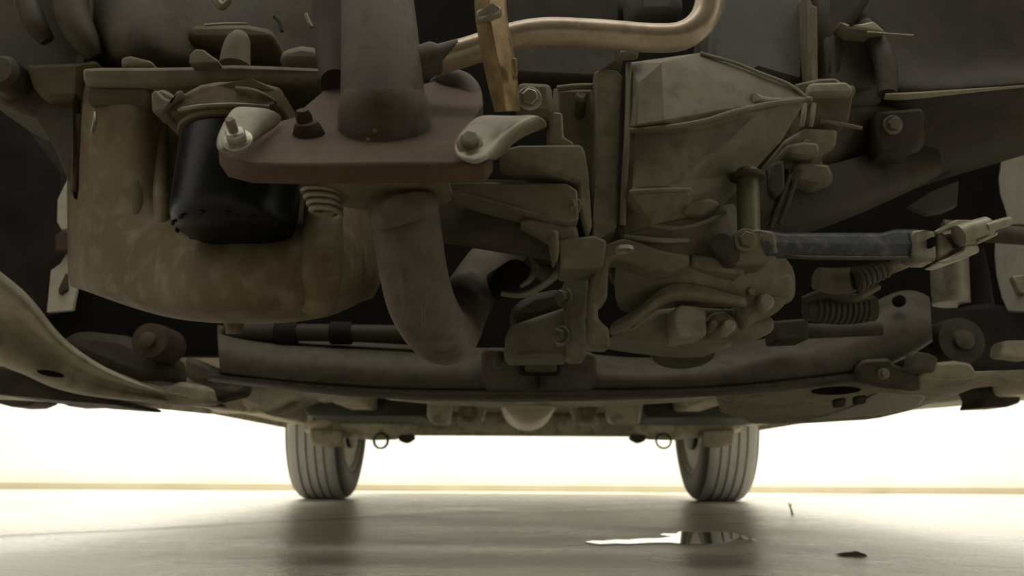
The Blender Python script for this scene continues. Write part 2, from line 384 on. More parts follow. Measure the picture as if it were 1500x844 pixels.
# ================================================================ UNDERBODY, REAR
t = thing('floor_pan', 'dusty tan car floor pan spanning the underside between front and rear wheels', 'floor pan', (CX, 2.2, 0.25))
def bx(x0, x1, y0, y1, z0, z1):
    return boxW(((x0+x1)/2, (y0+y1)/2, (z0+z1)/2), (x1-x0, y1-y0, z1-z0))
V, Fs = bx(CX-.80, CX+.80, 1.12, 3.85, .300, .330); mk('floor_panel', V, Fs, M['under'], t)
for s in (-1, 1):
    V, Fs = bx(min(CX+s*.71, CX+s*.80), max(CX+s*.71, CX+s*.80), 1.13, 2.70, .250, .31)
    mk('sill', V, Fs, M['under'], t, bevel=.012)
    xa, xb = CX+s*.69, CX+s*.80
    Vs = [(xa, 1.12, .212), (xb, 1.12, .212), (xb, 1.12, .30), (xa, 1.12, .30), (xa, 2.1, .243), (xb, 2.1, .243), (xb, 2.1, .30), (xa, 2.1, .30)]
    mk('sill_skirt', Vs, [(0,1,2,3),(4,5,6,7),(0,1,5,4),(2,3,7,6),(0,3,7,4),(1,2,6,5)], M['under'], t, bevel=.008)
    V, Fs = bx(CX+s*.775-.002, CX+s*.775+.002, 1.18, 2.68, .236, .255)
    mk('pinch_weld', V, Fs, M['under'], t)
    V, Fs = bx(min(CX+s*.40, CX+s*.48), max(CX+s*.40, CX+s*.48), 1.13, 2.5, .262, .31)
    mk('floor_rail', V, Fs, M['under'], t, bevel=.01)
V, Fs = bx(CX-.80, CX+.80, 3.70, 3.86, .30, .62); mk('rear_valance', V, Fs, M['under'], t, bevel=.02)

V, Fs = slab([(-30, 566, 1.14), (60, 577, 1.14), (200, 587, 1.14), (300, 598, 1.14), (300, 605, 1.14), (200, 595, 1.14), (60, 587, 1.14), (-30, 582, 1.14)], .03)
mk('sill_lip', V, Fs, M['under'], t, bevel=.002)
# fuel tank and its twin cover
def tank(x0, x1, ya, yb, z0, z1, label, name):
    V, Fs = bx(x0, x1, ya, yb, z0, z1)
    return mk(name, V, Fs, M['underdk'], bevel=.018, seg=4, label=label, cat='tank')
a, b = P(445, 600, 2.2), P(626, 600, 2.2)
tank(a.x, b.x, 2.2, 2.6, .246, .315, 'dark plastic tank cover left of the centre muffler', 'tank_cover')
a, b = P(944, 600, 2.2), P(1150, 600, 2.2)
tank(a.x, b.x, 2.2, 2.6, .246, .315, 'dark plastic tank cover right of the centre muffler', 'tank_cover')
for x0, x1, lab in ((626, 662, 'left'), (893, 943, 'right')):
    V, Fs = slab([(x0, 586, 2.1), (x1, 583 if lab == 'left' else 589, 2.1), (x1-3, 603, 2.1), (x1-6, 622, 2.1), (x0+6, 620, 2.1), (x0-1, 610, 2.1)], .09)
    mk('support_bracket', V, Fs, M['under'], bevel=.006, label='pale boxed support bracket %s of the centre muffler beside the dark tank cover' % lab, cat='bracket')
# heat shield side plates + hangers
for s, pts in ((-1, [(664, 586), (690, 590), (716, 590), (706, 618), (688, 624), (668, 620), (676, 604)]), (1, [(890, 588), (862, 590), (834, 590), (842, 620), (858, 624), (880, 622), (872, 606)])):
    V, Fs = slabY(pts, 2.25, .05)
    o = mk('exhaust_hanger', V, Fs, M['under'], bevel=.005, label='cluttered tan exhaust hanger just %s of the centre muffler' % ('left' if s < 0 else 'right'), cat='hanger')
    cx = 686 if s < 0 else 860
    V, Fs = lathe([(R(7, 2.2), 0), (R(10, 2.2), -.004), (R(14, 2.2), .0), (R(14, 2.2), .02), (R(7, 2.2), .02)], P(cx, 604, 2.215), (0, 1, 0), 20, True)
    mk('hanger_ring', V, Fs, M['arm'], o)
# muffler
mc = P(776, 573, 2.3)
t = thing('muffler', 'round pale metal muffler end hanging low at the car centre', 'muffler', (mc.x, mc.y, mc.z - R(40, 2.3)))
rr = R(44, 2.3)
V, Fs = lathe([(rr*.72, -.004), (rr*.80, -.006), (rr*.97, .004), (rr, .02), (rr, .34), (rr*.9, .36), (rr*.3, .37)], mc, (0, 1, -.03), 40)
mk('muffler_shell', V, Fs, M['muff'], t)
V, Fs = lathe([(rr*.3, -.05), (rr*.3, .0)], mc, (0, 1, -.03), 20)
mk('inlet_pipe', V, Fs, M['exh'], t)
# rear axle beam
t = thing('rear_axle_beam', 'long brown rear axle beam crossing low between the rear tyres', 'axle beam', (CX, 2.86, .22))
V, Fs = tubeW([(CX-.60, 2.88, .262, .040), (CX-.3, 2.86, .262, .041), (CX, 2.86, .262, .041), (CX+.3, 2.86, .262, .041), (CX+.60, 2.88, .262, .040)], 4, 18)
mk('beam', V, Fs, M['under'], t)
for s in (-1, 1):
    V, Fs = slabY([(765+s*x, y) for x, y in ((150, 622), (232, 612), (300, 614), (325, 622), (320, 634), (262, 640), (225, 644), (190, 643))], 2.70, .10)
    mk('trailing_arm', V, Fs, M['under'], t, bevel=.012)
    V, Fs = slabY([(765+s*x, y) for x, y in ((262, 630), (312, 628), (312, 640), (310, 652), (288, 655), (264, 653))], 2.66, .06)
    mk('damper_mount', V, Fs, M['arm'], t, bevel=.008)
    V, Fs = slabY([(765+s*x, y) for x, y in ((160, 636), (185, 638), (180, 646), (172, 650), (166, 648), (158, 643))], 2.72, .05)
    mk('spring_seat', V, Fs, M['frame'], t, bevel=.006)
    V, Fs = lathe([(R(9, 2.7), -.006), (R(12, 2.7), -.004), (R(12, 2.7), .004), (R(9, 2.7), .006)], P(765+s*207, 646, 2.70), (0.15, 1, 0), 18, True)
    mk('tow_eye', V, Fs, M['frame'], t)
# mud flap / clips seen under the sills
for px, lab in (((0, 52, 590, 596), 'dark rounded mud guard tip under the left sill at the picture edge'), ((84, 138, 588, 595), 'small dark jacking pad under the left sill')):
    V, Fs = slabY([(px[0]-10 if px[0] == 0 else px[0], 580), (px[1], 582), (px[1]-(0 if px[0] else -4), px[2]-2), (px[1]-(0 if px[0] else 14), px[3]-1), (px[0]+15, px[3]), (px[0]-8 if px[0] == 0 else px[0]-2, px[2])], 1.22, .06)
    mk('sill_pad', V, Fs, M['dkplastic'], bevel=.004, label=lab, cat='pad')
for pts, lab in (([(1432, 568), (1496, 562), (1496, 590), (1478, 596), (1434, 598), (1440, 586)], 'dark open-ended jacking pad under the right sill'),):
    V, Fs = slabY(pts, 1.22, .06)
    mk('sill_pad', V, Fs, M['dkplastic'], bevel=.004, label=lab, cat='pad')

# dark body panels that close off the engine bay
t = thing('firewall', 'body panel behind the engine, coloured near-black for the shade of the bay', 'body panel', (CX, 1.12, .27))
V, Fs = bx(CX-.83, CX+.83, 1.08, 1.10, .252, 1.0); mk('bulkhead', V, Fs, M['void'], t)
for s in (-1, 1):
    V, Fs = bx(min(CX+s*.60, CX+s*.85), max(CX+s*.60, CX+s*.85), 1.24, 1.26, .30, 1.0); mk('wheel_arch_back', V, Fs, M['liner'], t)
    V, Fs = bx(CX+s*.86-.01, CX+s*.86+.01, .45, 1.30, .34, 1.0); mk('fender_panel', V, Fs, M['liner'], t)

t = thing('front_bumper', 'front bumper shell and lower grille edge over the camera, out of view, added to shade the engine', 'bumper', (CX, -.05, .25))  # unseen bumper and panel, added to keep front light off the engine
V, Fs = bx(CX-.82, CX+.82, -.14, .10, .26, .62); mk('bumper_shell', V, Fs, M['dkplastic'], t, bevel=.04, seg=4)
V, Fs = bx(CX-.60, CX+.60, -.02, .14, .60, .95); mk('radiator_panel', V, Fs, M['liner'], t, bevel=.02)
# ================================================================ FRONT SUBFRAME
CROSS = t = thing('front_subframe', 'long dusty brown front crossmember running across beneath the engine', 'crossmember', P(790, 575, .9))
rowA = [(318, 478), (345, 488), (400, 498), (480, 503), (560, 507), (640, 512), (720, 514), (790, 516), (860, 522), (930, 530), (1010, 526), (1090, 506), (1180, 488), (1240, 476), (1284, 442), (1330, 424), (1362, 438)]
rowB = [(322, 548), (350, 552), (400, 558), (480, 565), (560, 570), (640, 572), (720, 572), (790, 571), (860, 571), (930, 571), (1010, 570), (1090, 565), (1180, 555), (1240, 547), (1284, 540), (1322, 528), (1366, 500)]
mid = [((a[0]+b[0])/2, a[1]*.5 + b[1]*.5) for a, b in zip(rowA, rowB)]
rows = [[(x, y-4, 1.0) for x, y in rowA], [(x, y, .89) for x, y in rowA], [(x, y, .862) for x, y in mid], [(x, y-3, .868) for x, y in rowB], [(x, y, .88) for x, y in rowB], [(x, y+1, 1.0) for x, y in rowB]]
V, Fs = grid(rows); mk('crossmember_beam', V, Fs, M['frame'], t, sub=2)
lip = [(300, 556), (400, 566), (480, 575), (560, 581), (640, 585), (720, 586), (790, 586), (860, 585), (930, 583), (1010, 580), (1090, 575), (1180, 566), (1290, 554)]
up = [(300, 549), (400, 559), (480, 566), (560, 571), (640, 573), (720, 573), (790, 572), (860, 572), (930, 572), (1010, 571), (1090, 566), (1180, 556), (1290, 543)]
V, Fs = grid([[(x, y, .90) for x, y in up], [(x, y, .875) for x, y in up], [(x, (y+b)/2, .87) for (x, y), (_, b) in zip(up, lip)], [(x, y, .93) for x, y in lip], [(x, y-.5, 1.02) for x, y in lip]])
mk('lower_flange', V, Fs, M['frame'], t, sub=1, solid=.003)
V, Fs = slab([(705, 514, .855), (715, 508, .855), (862, 514, .855), (874, 520, .855), (874, 562, .86), (866, 572, .865), (714, 572, .865), (705, 562, .86)], .03)
mk('mount_pocket', V, Fs, M['frame'], t, bevel=.004)
V, Fs = slabY([(757, 534), (764, 529), (818, 529), (824, 533), (823, 543), (816, 549), (768, 549), (759, 545)], .850, .012)
o = mk('mount_rubber', V, Fs, M['black'], t, bevel=.002)
V, Fs = slabY([(769, 531), (816, 531), (816, 543), (812, 545), (774, 545), (769, 543)], .846, .01)
mk('mount_core', V, Fs, M['frame'], o, bevel=.0015)
V, Fs = slabY([(788, 549), (791, 549), (791, 569), (788, 569)], .853, .01)
mk('drain_slit', V, Fs, M['black'], t)
# thin bright plates below: lower brace
V, Fs = grid([[(x, y, 1.08) for x, y in ((560, 577), (640, 583), (730, 586), (800, 586), (880, 585), (980, 582), (1060, 578))], [(x, y, 1.10) for x, y in ((560, 582), (640, 589), (730, 593), (800, 594), (880, 591), (980, 587), (1060, 581))], [(x, y, 1.28) for x, y in ((560, 582), (640, 590), (730, 594), (800, 595), (880, 592), (980, 587), (1060, 581))]])
mk('underfloor_brace', V, Fs, M['under'], sub=1, solid=.004, label='thin tan brace plate spanning just behind and below the crossmember', cat='brace')

# ================================================================ FRONT LOWER CONTROL ARMS
t = thing('control_arm', 'big pale stamped control arm sweeping down from the left picture edge', 'control arm', P(120, 570, .95), 'front lower control arms')
top = [(-60, 355, .70), (0, 402, .73), (38, 432, .76), (60, 462, .78), (86, 496, .82), (125, 526, .86), (180, 556, .92), (250, 577, 1.0), (330, 590, 1.06)]
bot = [(-60, 505, .80), (0, 536, .83), (38, 549, .86), (62, 562, .89), (95, 574, .92), (140, 582, .96), (200, 588, 1.0), (280, 594, 1.06), (340, 600, 1.10)]
def mixp(a, b, k, dy=0): return tuple(x*(1-k) + y*k for x, y in zip(a, b))[:2] + ((a[2]*(1-k) + b[2]*k) + dy,)
rows = [[(x+6, y-2, Y+.05) for x, y, Y in top], top, [mixp(a, b, .22, -.008) for a, b in zip(top, bot)], [mixp(a, b, .42, .026) for a, b in zip(top, bot)], [mixp(a, b, .60, .016) for a, b in zip(top, bot)], [mixp(a, b, .85, -.012) for a, b in zip(top, bot)], bot, [(x, y+1, Y+.06) for x, y, Y in bot]]
V, Fs = grid(rows); mk('arm_stamping', V, Fs, M['arm'], t, sub=2, solid=.003)
V, Fs = slabY([(72 + 18*math.cos(k*.4488), 547 + 4.5*math.sin(k*.4488) + 3*math.cos(k*.4488)) for k in range(14)], 0.855, .006)
mk('drain_hole', V, Fs, M['void'], t)
V, Fs = slab([(-20, 532, .95), (30, 546, .95), (70, 565, .96), (120, 578, 1.0), (165, 588, 1.04), (165, 593, 1.04), (80, 586, .98), (-20, 576, .95)], .15)
mk('arm_underside', V, Fs, M['dkplastic'], t, bevel=.005)
V, Fs = slab([(200, 586, 1.02), (262, 558, 1.02), (302, 566, 1.02), (306, 590, 1.02), (250, 592, 1.02)], .05)
mk('arm_bushing_bracket', V, Fs, M['arm'], t, bevel=.006)

t = thing('control_arm', 'stamped control arm with tabs and a pointed end at the right below the lever', 'control arm', P(1300, 590, .95), 'front lower control arms')
V, Fs = slab([(1060, 572, .93), (1120, 552, .93), (1200, 548, .92), (1262, 540, .91), (1268, 528, .90), (1300, 524, .90), (1310, 533, .90), (1345, 545, .90), (1420, 548, .86), (1520, 540, .82), (1520, 556, .86), (1440, 566, .92), (1405, 578, .96), (1358, 592, 1.0), (1340, 600, 1.02), (1290, 612, 1.04), (1190, 618, 1.06), (1120, 618, 1.06), (1070, 600, 1.02)], .05)
mk('arm_stamping', V, Fs, M['arm'], t, bevel=.008, seg=3)
V, Fs = slab([(1288, 574, .90), (1330, 577, .90), (1354, 578, .90), (1357, 584, .90), (1342, 598, .90), (1306, 606, .91), (1240, 612, .93), (1190, 614, .95), (1250, 596, .93)], .02)
mk('arm_tip', V, Fs, M['shield'], t, bevel=.005)
V, Fs = slab([(1255, 540, .86), (1266, 526, .86), (1304, 524, .86), (1312, 534, .86), (1350, 546, .86), (1352, 572, .88), (1300, 566, .88), (1258, 556, .87)], .02)
o = mk('arm_flange', V, Fs, M['frame'], t, bevel=.004)
bolt(o, 1296, 548, .855, 6, M['boltdull'], (0, -1, -.2))
V, Fs = slab([(1330, 545, .845), (1334, 520, .845), (1340, 514, .845), (1362, 517, .845), (1376, 524, .845), (1370, 546, .845)], .015); mk('arm_tab', V, Fs, M['frame'], t, bevel=.004)
V, Fs = slab([(1350, 552, .85), (1362, 532, .85), (1400, 528, .85), (1424, 532, .85), (1436, 552, .85), (1400, 556, .86)], .015); mk('arm_tab', V, Fs, M['arm'], t, bevel=.004)
V, Fs = slab([(1464, 522, .80), (1466, 504, .80), (1474, 498, .80), (1510, 498, .80), (1510, 528, .80)], .02); mk('arm_tab', V, Fs, M['arm'], t, bevel=.005)
V, Fs = slabY([(1226 + 36*math.cos(k*.4488), 572 + 6*math.sin(k*.4488) + -1*math.cos(k*.4488)) for k in range(14)], 0.905, .006)
mk('drain_hole', V, Fs, M['void'], t)
for x, y in ((1232, 590), (1262, 586)):
    V, Fs = slabY([(x-9, y-6), (x+9, y-8), (x+8, y+5), (x-8, y+7)], .915, .012); mk('arm_recess', V, Fs, M['dkplastic'], t, bevel=.003)

# links and bushings clustered around the arms' inner ends
def link_cluster(pts, label):
    t = thing('stabiliser_link', label, 'suspension link', P(*pts[0][:2], 1.2))
    V, Fs = tube([(x, y, 1.2, 9) for x, y in pts], 6, 14); mk('link_rod', V, Fs, M['arm'], t)
    for x, y in (pts[0], pts[-1]):
        V, Fs = lathe([(R(7, 1.18), -.012), (R(13, 1.18), -.010), (R(15, 1.18), 0), (R(13, 1.18), .012), (R(7, 1.18), .014)], P(x, y, 1.18), (0.3, 1, 0), 18, True)
        mk('link_eye', V, Fs, M['under'], t)
    return t
link_cluster([(372, 586), (400, 600), (428, 600), (448, 588), (478, 576)], 'bent tan suspension link beneath the crossmember at left')
link_cluster([(1186, 590), (1158, 602), (1130, 600), (1108, 592), (1090, 580)], 'bent tan suspension link beneath the crossmember at right')
V, Fs = slab([(352, 588, 1.16), (362, 566, 1.16), (440, 558, 1.16), (490, 566, 1.16), (496, 580, 1.16), (420, 586, 1.16), (390, 604, 1.16)], .05)
mk('body_bracket', V, Fs, M['under'], bevel=.006, label='pale folded body bracket above the left suspension link', cat='bracket')
V, Fs = slab([(302, 590, 1.05), (305, 562, 1.05), (345, 568, 1.05), (358, 560, 1.05), (354, 578, 1.05)], .04)
mk('bushing_cover', V, Fs, M['dkplastic'], bevel=.006, label='dark wedge bushing cover below the left end of the crossmember', cat='cover')
# knuckles: round dark hubs behind
def knuckle(px, py, r, Y, label, m):
    c = P(px, py, Y); rr = R(r, Y)
    t = thing('bushing', label, 'bushing', (c.x, c.y, c.z - rr))
    V, Fs = lathe([(rr*.55, -.008), (rr, -.006), (rr*1.05, .01), (rr*1.05, .05)], c, (0, 1, 0), 28); mk('bushing_sleeve', V, Fs, m, t)
    V, Fs = lathe([(rr*.2, -.016), (rr*.42, -.014), (rr*.48, -.006), (rr*.48, .02)], c, (0, 1, 0), 20); mk('bushing_core', V, Fs, M['frame'], t)
    return t
knuckle(222, 500, 26, .97, 'dark rust-tinged round bushing in the gap at left below the oil pan', M['rustbolt'])
knuckle(1405, 500, 34, .98, 'dark round bushing in the shadow at right above the control arm tabs', M['dkplastic'])
V, Fs = slab([(78, 500, 1.0), (110, 482, 1.0), (180, 490, 1.0), (240, 520, 1.0), (245, 555, 1.0), (200, 558, 1.0), (120, 525, 1.0)], .08)
mk('wheel_carrier', V, Fs, M['dkplastic'], bevel=.012, label='dark suspension carrier in the gap behind the left control arm', cat='carrier')
V, Fs = slab([(270, 520, .96), (300, 532, .96), (325, 545, .96), (325, 560, .96), (285, 562, .96), (268, 550, .96)], .05)
mk('frame_gusset', V, Fs, M['frame'], bevel=.008, label='small reddish brown frame gusset at the left end of the crossmember', cat='gusset')
V, Fs = slab([(1290, 470, 1.04), (1330, 440, 1.04), (1420, 440, 1.04), (1520, 450, 1.04), (1520, 545, 1.04), (1300, 545, 1.04)], .05)
mk('frame_tower', V, Fs, M['liner'], bevel=.01, label='dark frame tower behind the round bushing at right', cat='frame')

# ================================================================ FRONT BRAKES / LINERS AT THE SIDES
t = thing('wheel_liner', 'black wheel liner filling the left edge', 'liner', P(0, 450, 1.0))
V, Fs = slab([(-60, 120, 1.02), (40, 170, 1.02), (100, 250, 1.02), (98, 340, 1.02), (84, 395, 1.02), (70, 470, 1.02), (-60, 470, 1.02)], .03)
mk('liner_panel', V, Fs, M['liner'], t, bevel=.01)
t = thing('brake_shield', 'pale strip of a brake shield showing beside the oil pan at left', 'brake shield', P(85, 455, 1.06), 'front brake shields')
V, Fs = slab([(104, 250, .97), (103, 335, .97), (90, 337, .97), (83, 325, .97), (84, 292, .97), (97, 265, .97)], .006); mk('shield_plate', V, Fs, M['shield'], t, bevel=.001)
V, Fs = slab([(100, 366, .97), (102, 400, .97), (113, 418, .97), (106, 455, .97), (68, 458, .97), (74, 396, .97), (88, 386, .97)], .006); mk('shield_plate', V, Fs, M['shield'], t, bevel=.001)
V, Fs = slab([(92, 335, .96), (106, 338, .96), (106, 368, .96), (80, 369, .96), (78, 345, .96)], .02); mk('shield_clip', V, Fs, M['rustbolt'], t, bevel=.003)
V, Fs = slab([(84, 425, .965), (96, 398, .965), (98, 425, .965), (86, 432, .965)], .01); mk('shield_clip', V, Fs, M['rustbolt'], t, bevel=.002)

c = Vector((.70, 1.10, P(1470, 330, 1.08).z))
t = thing('brake_shield', 'pale rounded brake shield cut off by the right picture edge', 'brake shield', (c.x, c.y, c.z - .13), 'front brake shields')
for pts in ([(1530, 185), (1500, 197), (1478, 214), (1466, 236), (1462, 262), (1464, 285), (1473, 312), (1476, 330), (1530, 330)], [(1457, 355), (1456, 375), (1459, 405), (1467, 438), (1476, 457), (1530, 459), (1530, 352), (1480, 350)]):
    V, Fs = slab([(x, y, 1.05 - max(0, x-1456)*.0014) for x, y in pts], .008, (.008, .002, 0)); mk('shield_plate', V, Fs, M['shield'], t, bevel=.002)
V, Fs = slab([(1484, 404, .985), (1500, 402, .985), (1520, 404, .985), (1520, 432, .985), (1496, 430, .985), (1490, 418, .985)], .012); mk('shield_tab', V, Fs, M['cream'], t, bevel=.002)

# ================================================================ OIL PAN
t = thing('oil_pan', 'wide brown oily engine oil pan bulging below the black filter', 'oil pan', P(340, 482, .56))
rows = [
 [(98, 100, .72), (103, 100, .60), (150, 100, .565), (225, 100, .56), (262, 100, .60), (420, 100, .60), (448, 100, .575), (505, 100, .575), (540, 100, .60), (560, 100, .72)],
 [(98, 220, .72), (103, 220, .60), (150, 220, .565), (222, 220, .56), (256, 220, .605), (420, 220, .605), (448, 220, .565), (505, 220, .565), (545, 220, .60), (560, 220, .72)],
 [(98, 315, .72), (103, 315, .60), (150, 315, .565), (218, 318, .555), (250, 320, .60), (415, 318, .60), (446, 300, .55), (498, 300, .545), (540, 315, .59), (560, 315, .72)],
 [(99, 352, .72), (104, 352, .60), (150, 350, .56), (220, 340, .545), (262, 342, .515), (400, 344, .505), (448, 338, .50), (500, 338, .515), (540, 350, .57), (560, 350, .72)],
 [(99, 388, .72), (104, 388, .60), (152, 388, .555), (222, 378, .535), (270, 374, .487), (390, 372, .478), (450, 374, .485), (508, 378, .51), (540, 384, .56), (560, 384, .72)],
 [(101, 418, .72), (107, 419, .60), (155, 430, .555), (225, 438, .527), (285, 444, .488), (385, 444, .480), (452, 440, .487), (508, 430, .515), (538, 420, .56), (558, 414, .72)],
 [(108, 422, .73), (118, 425, .61), (160, 440, .565), (228, 456, .54), (290, 462, .508), (385, 462, .50), (450, 458, .505), (504, 446, .53), (532, 434, .57), (552, 426, .72)],
 [(150, 430, .74), (160, 436, .64), (185, 450, .60), (238, 470, .57), (300, 480, .545), (385, 482, .54), (448, 478, .545), (496, 466, .565), (524, 448, .60), (544, 442, .72)],
 [(180, 422, .76), (190, 430, .70), (210, 442, .68), (245, 452, .68), (300, 462, .68), (385, 464, .68), (448, 460, .68), (490, 452, .68), (515, 440, .70), (535, 432, .76)],
]
V, Fs = grid(rows); mk('pan_shell', V, Fs, M['pan'], t, sub=3)
# rounded corner columns
V, Fs = tube([(472, 240, .56, 22), (473, 300, .525, 28), (473, 350, .502, 31), (471, 400, .494, 31), (466, 450, .51, 26)], 6, 20); mk('corner_column', V, Fs, M['pan'], t)
V, Fs = tube([(234, 150, .585, 12), (235, 250, .578, 12), (236, 330, .56, 11), (236, 420, .56, 10)], 6, 16); mk('corner_column', V, Fs, M['pan'], t)
V, Fs = tube([(203, 140, .572, 12), (203, 250, .570, 12), (204, 345, .562, 11), (204, 440, .57, 10)], 6, 16); mk('corner_column', V, Fs, M['pan_dark'], t)
bolt(t, 344, 470, .56, 9, M['boltdull'], (0, -.4, -1), name='drain_plug')
V, Fs = lathe([(R(22, .56), .01), (R(20, .56), -.003), (R(13, .56), -.006), (R(12, .56), -.012)], P(344, 464, .56), (0, -.2, 1), 20); mk('drain_boss', V, Fs, M['pan'], t)
V, Fs = tube([(139, 165, .562, 3), (139, 178, .560, 3.4), (135, 195, .560, 3)], 5, 8); mk('casting_bead', V, Fs, M['zinc'], t)

# oil filter
fc = P(344, 322, .45); fc.y = .487; rf = R(100, .487*.94)
zt = P(344, 170, .45).z - fc.z
fc.x = P(344, 300, .487).x
t = thing('oil_filter', 'glossy black canister oil filter hanging upright above the pan bulge', 'oil filter', fc)
zb = P(344, 330, .487).z - fc.z
prof = [(rf*.05, .0), (rf*.50, -.0005), (rf*.66, .001), (rf*.82, .0025), (rf*.93, .006), (rf*.985, .0115), (rf, .019), (rf, zt*.93), (rf*.985, zt*.97), (rf*.92, zt)]
V, Fs = lathe(prof, fc, (0.02, 0.05, 1), 64); mk('canister', V, Fs, M['black'], t)
V, Fs = [], []
for k in range(14):
    q = 2*math.pi*k/14
    c = Vector((fc.x, fc.y, fc.z)) + Vector((math.cos(q)*rf*.90, math.sin(q)*rf*.90, .0048))
    v, f = boxW(c, (rf*.05, rf*.10, .003), Matrix.Rotation(q, 3, 'Z'))
    mk('grip_flute', v, f, M['liner'], t, bevel=.0008)
V, Fs = lathe([(rf*.9, zt*.99), (rf*1.03, zt*.995), (rf*1.05, zt*1.03), (rf*.95, zt*1.06)], fc, (0.02, 0.05, 1), 48); mk('seal_ring', V, Fs, M['pan_dark'], t)

# ================================================================ ENGINE BLOCK (upper left)
t = thing('engine_block', 'dim brown engine block with a flange rail above the oil filter', 'engine block', P(300, 130, .62))
rows = [[(100, -60, .64), (180, -60, .60), (260, -60, .60), (300, -60, .66), (470, -60, .66)],
        [(110, 20, .63), (150, 20, .57), (235, 20, .57), (275, 20, .62), (470, 20, .66)],
        [(122, 60, .62), (160, 62, .565), (235, 60, .565), (280, 55, .62), (470, 50, .66)],
        [(140, 90, .62), (165, 92, .575), (240, 92, .575), (285, 92, .61), (470, 92, .66)],
        [(140, 110, .66), (165, 110, .62), (240, 110, .62), (285, 110, .62), (470, 110, .66)]]
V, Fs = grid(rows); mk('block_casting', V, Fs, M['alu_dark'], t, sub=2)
V, Fs = slab([(118, 98, .555), (146, 96, .55), (222, 96, .545), (280, 95, .54), (340, 92, .535), (400, 94, .535), (478, 98, .54), (486, 112, .54), (470, 124, .54), (415, 120, .54), (330, 116, .54), (260, 124, .545), (200, 124, .55), (120, 122, .555)], .06)
mk('flange_rail', V, Fs, M['alu'], t, bevel=.004)
V, Fs = slab([(120, 122, .56), (220, 122, .555), (225, 140, .555), (215, 160, .56), (190, 150, .56), (122, 150, .565)], .05)
mk('flange_step', V, Fs, M['pan_dark'], t, bevel=.005)
V, Fs = slab([(176, 84, .55), (190, 80, .548), (222, 88, .548), (224, 97, .548), (176, 98, .55)], .03); mk('rail_lug', V, Fs, M['alu'], t, bevel=.004)
V, Fs = slab([(276, 93, .53), (277, 80, .53), (286, 71, .53), (298, 72, .53), (308, 80, .53), (320, 88, .53), (320, 93, .53)], .03); mk('rail_lug', V, Fs, M['alu'], t, bevel=.003)
V, Fs = tube([(344, 96, .56, 24), (346, 75, .56, 22), (350, 58, .56, 18), (352, 48, .56, 10)], 5, 20); mk('casting_boss', V, Fs, M['alu'], t)
V, Fs = slab([(405, 94, .56), (408, 70, .56), (440, 62, .56), (470, 66, .56), (476, 94, .56)], .04); mk('casting_boss', V, Fs, M['alu'], t, bevel=.008)
V, Fs = slab([(270, 60, .60), (276, 34, .60), (360, 32, .60), (400, 40, .60), (400, 60, .60)], .05); mk('casting_web', V, Fs, M['pan_dark'], t, bevel=.006)
V, Fs = tube([(312, -10, .55, 6), (318, 2, .55, 7), (326, 10, .55, 6), (336, 0, .55, 5)], 4, 10); mk('pipe_clip', V, Fs, M['tin'], t)
V, Fs = tube([(448, 20, .55, 3), (452, 32, .55, 3.5), (457, 40, .55, 3)], 4, 8); mk('wire_end', V, Fs, M['tin'], t)
V, Fs = tube([(402, 24, .56, 4), (410, 32, .56, 4), (413, 46, .56, 3.5)], 4, 8); mk('wire_end', V, Fs, M['dkplastic'], t)
V, Fs = tube([(300, 37, .58, 2), (330, 35, .58, 2.2), (362, 35, .58, 2)], 4, 8); mk('wire_end', V, Fs, M['tin'], t)
o = mk('plug_boss', *lathe([(R(13, .5), .01), (R(13, .5), -.003), (R(11.5, .5), -.005)], P(478, 124, .50), (0, 1, .1), 24), M['alu_dark'], t)

t = thing('filter_mount', 'arched brown cast filter mount curving over the oil filter', 'filter mount', P(320, 165, .52))
V, Fs = slab([(222, 163, .505), (222, 132, .51), (240, 128, .51), (254, 138, .505), (262, 140, .505), (270, 134, .505), (292, 122, .505), (320, 117, .505), (368, 119, .505), (412, 126, .51), (414, 164, .51), (398, 158, .505), (340, 155, .50), (292, 157, .50), (262, 162, .50), (244, 168, .505)], .07)
mk('mount_arch', V, Fs, M['pan'], t, bevel=.006, seg=3)
V, Fs = tube([(262, 161, .503, 4), (296, 156, .498, 4), (345, 154, .498, 4), (395, 157, .503, 4)], 6, 10); mk('arch_lip', V, Fs, M['tin'], t)
V, Fs = tube([(345, 130, .502, 4), (375, 136, .50, 6), (405, 150, .505, 3)], 6, 10); mk('arch_bead', V, Fs, M['pan'], t)
V, Fs = slab([(222, 164, .498), (220, 136, .498), (228, 130, .498), (240, 142, .498), (250, 146, .498), (258, 132, .498), (266, 130, .498), (264, 142, .498), (250, 152, .498), (240, 164, .498)], .02); mk('mount_tab', V, Fs, M['alu'], t, bevel=.003)

t = thing('timing_cover', 'dark mottled timing cover filling the upper left corner', 'timing cover', P(60, 250, .60))
V, Fs = slab([(-60, -60, .60), (130, -60, .60), (140, 60, .595), (124, 100, .59), (112, 150, .59), (112, 258, .60), (106, 292, .60), (100, 268, .60), (84, 230, .60), (66, 196, .60), (50, 172, .60), (26, 164, .60), (0, 150, .60), (-60, 120, .60)], .10)
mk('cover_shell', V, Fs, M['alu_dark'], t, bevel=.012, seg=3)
V, Fs = slab([(34, 92, .585), (118, 90, .58), (140, 84, .58), (146, 98, .58), (120, 106, .58), (118, 145, .59), (62, 146, .59), (44, 124, .588)], .05); mk('cover_boss', V, Fs, M['pan_dark'], t, bevel=.008)
V, Fs = tube([(100, -30, .585, 26), (106, 20, .58, 26), (124, 60, .58, 22), (140, 84, .585, 12)], 6, 18); mk('cover_rib', V, Fs, M['alu_dark'], t)
V, Fs = tube([(30, -30, .585, 14), (50, 30, .58, 18), (70, 60, .585, 12)], 6, 16); mk('cover_rib', V, Fs, M['alu_dark'], t)
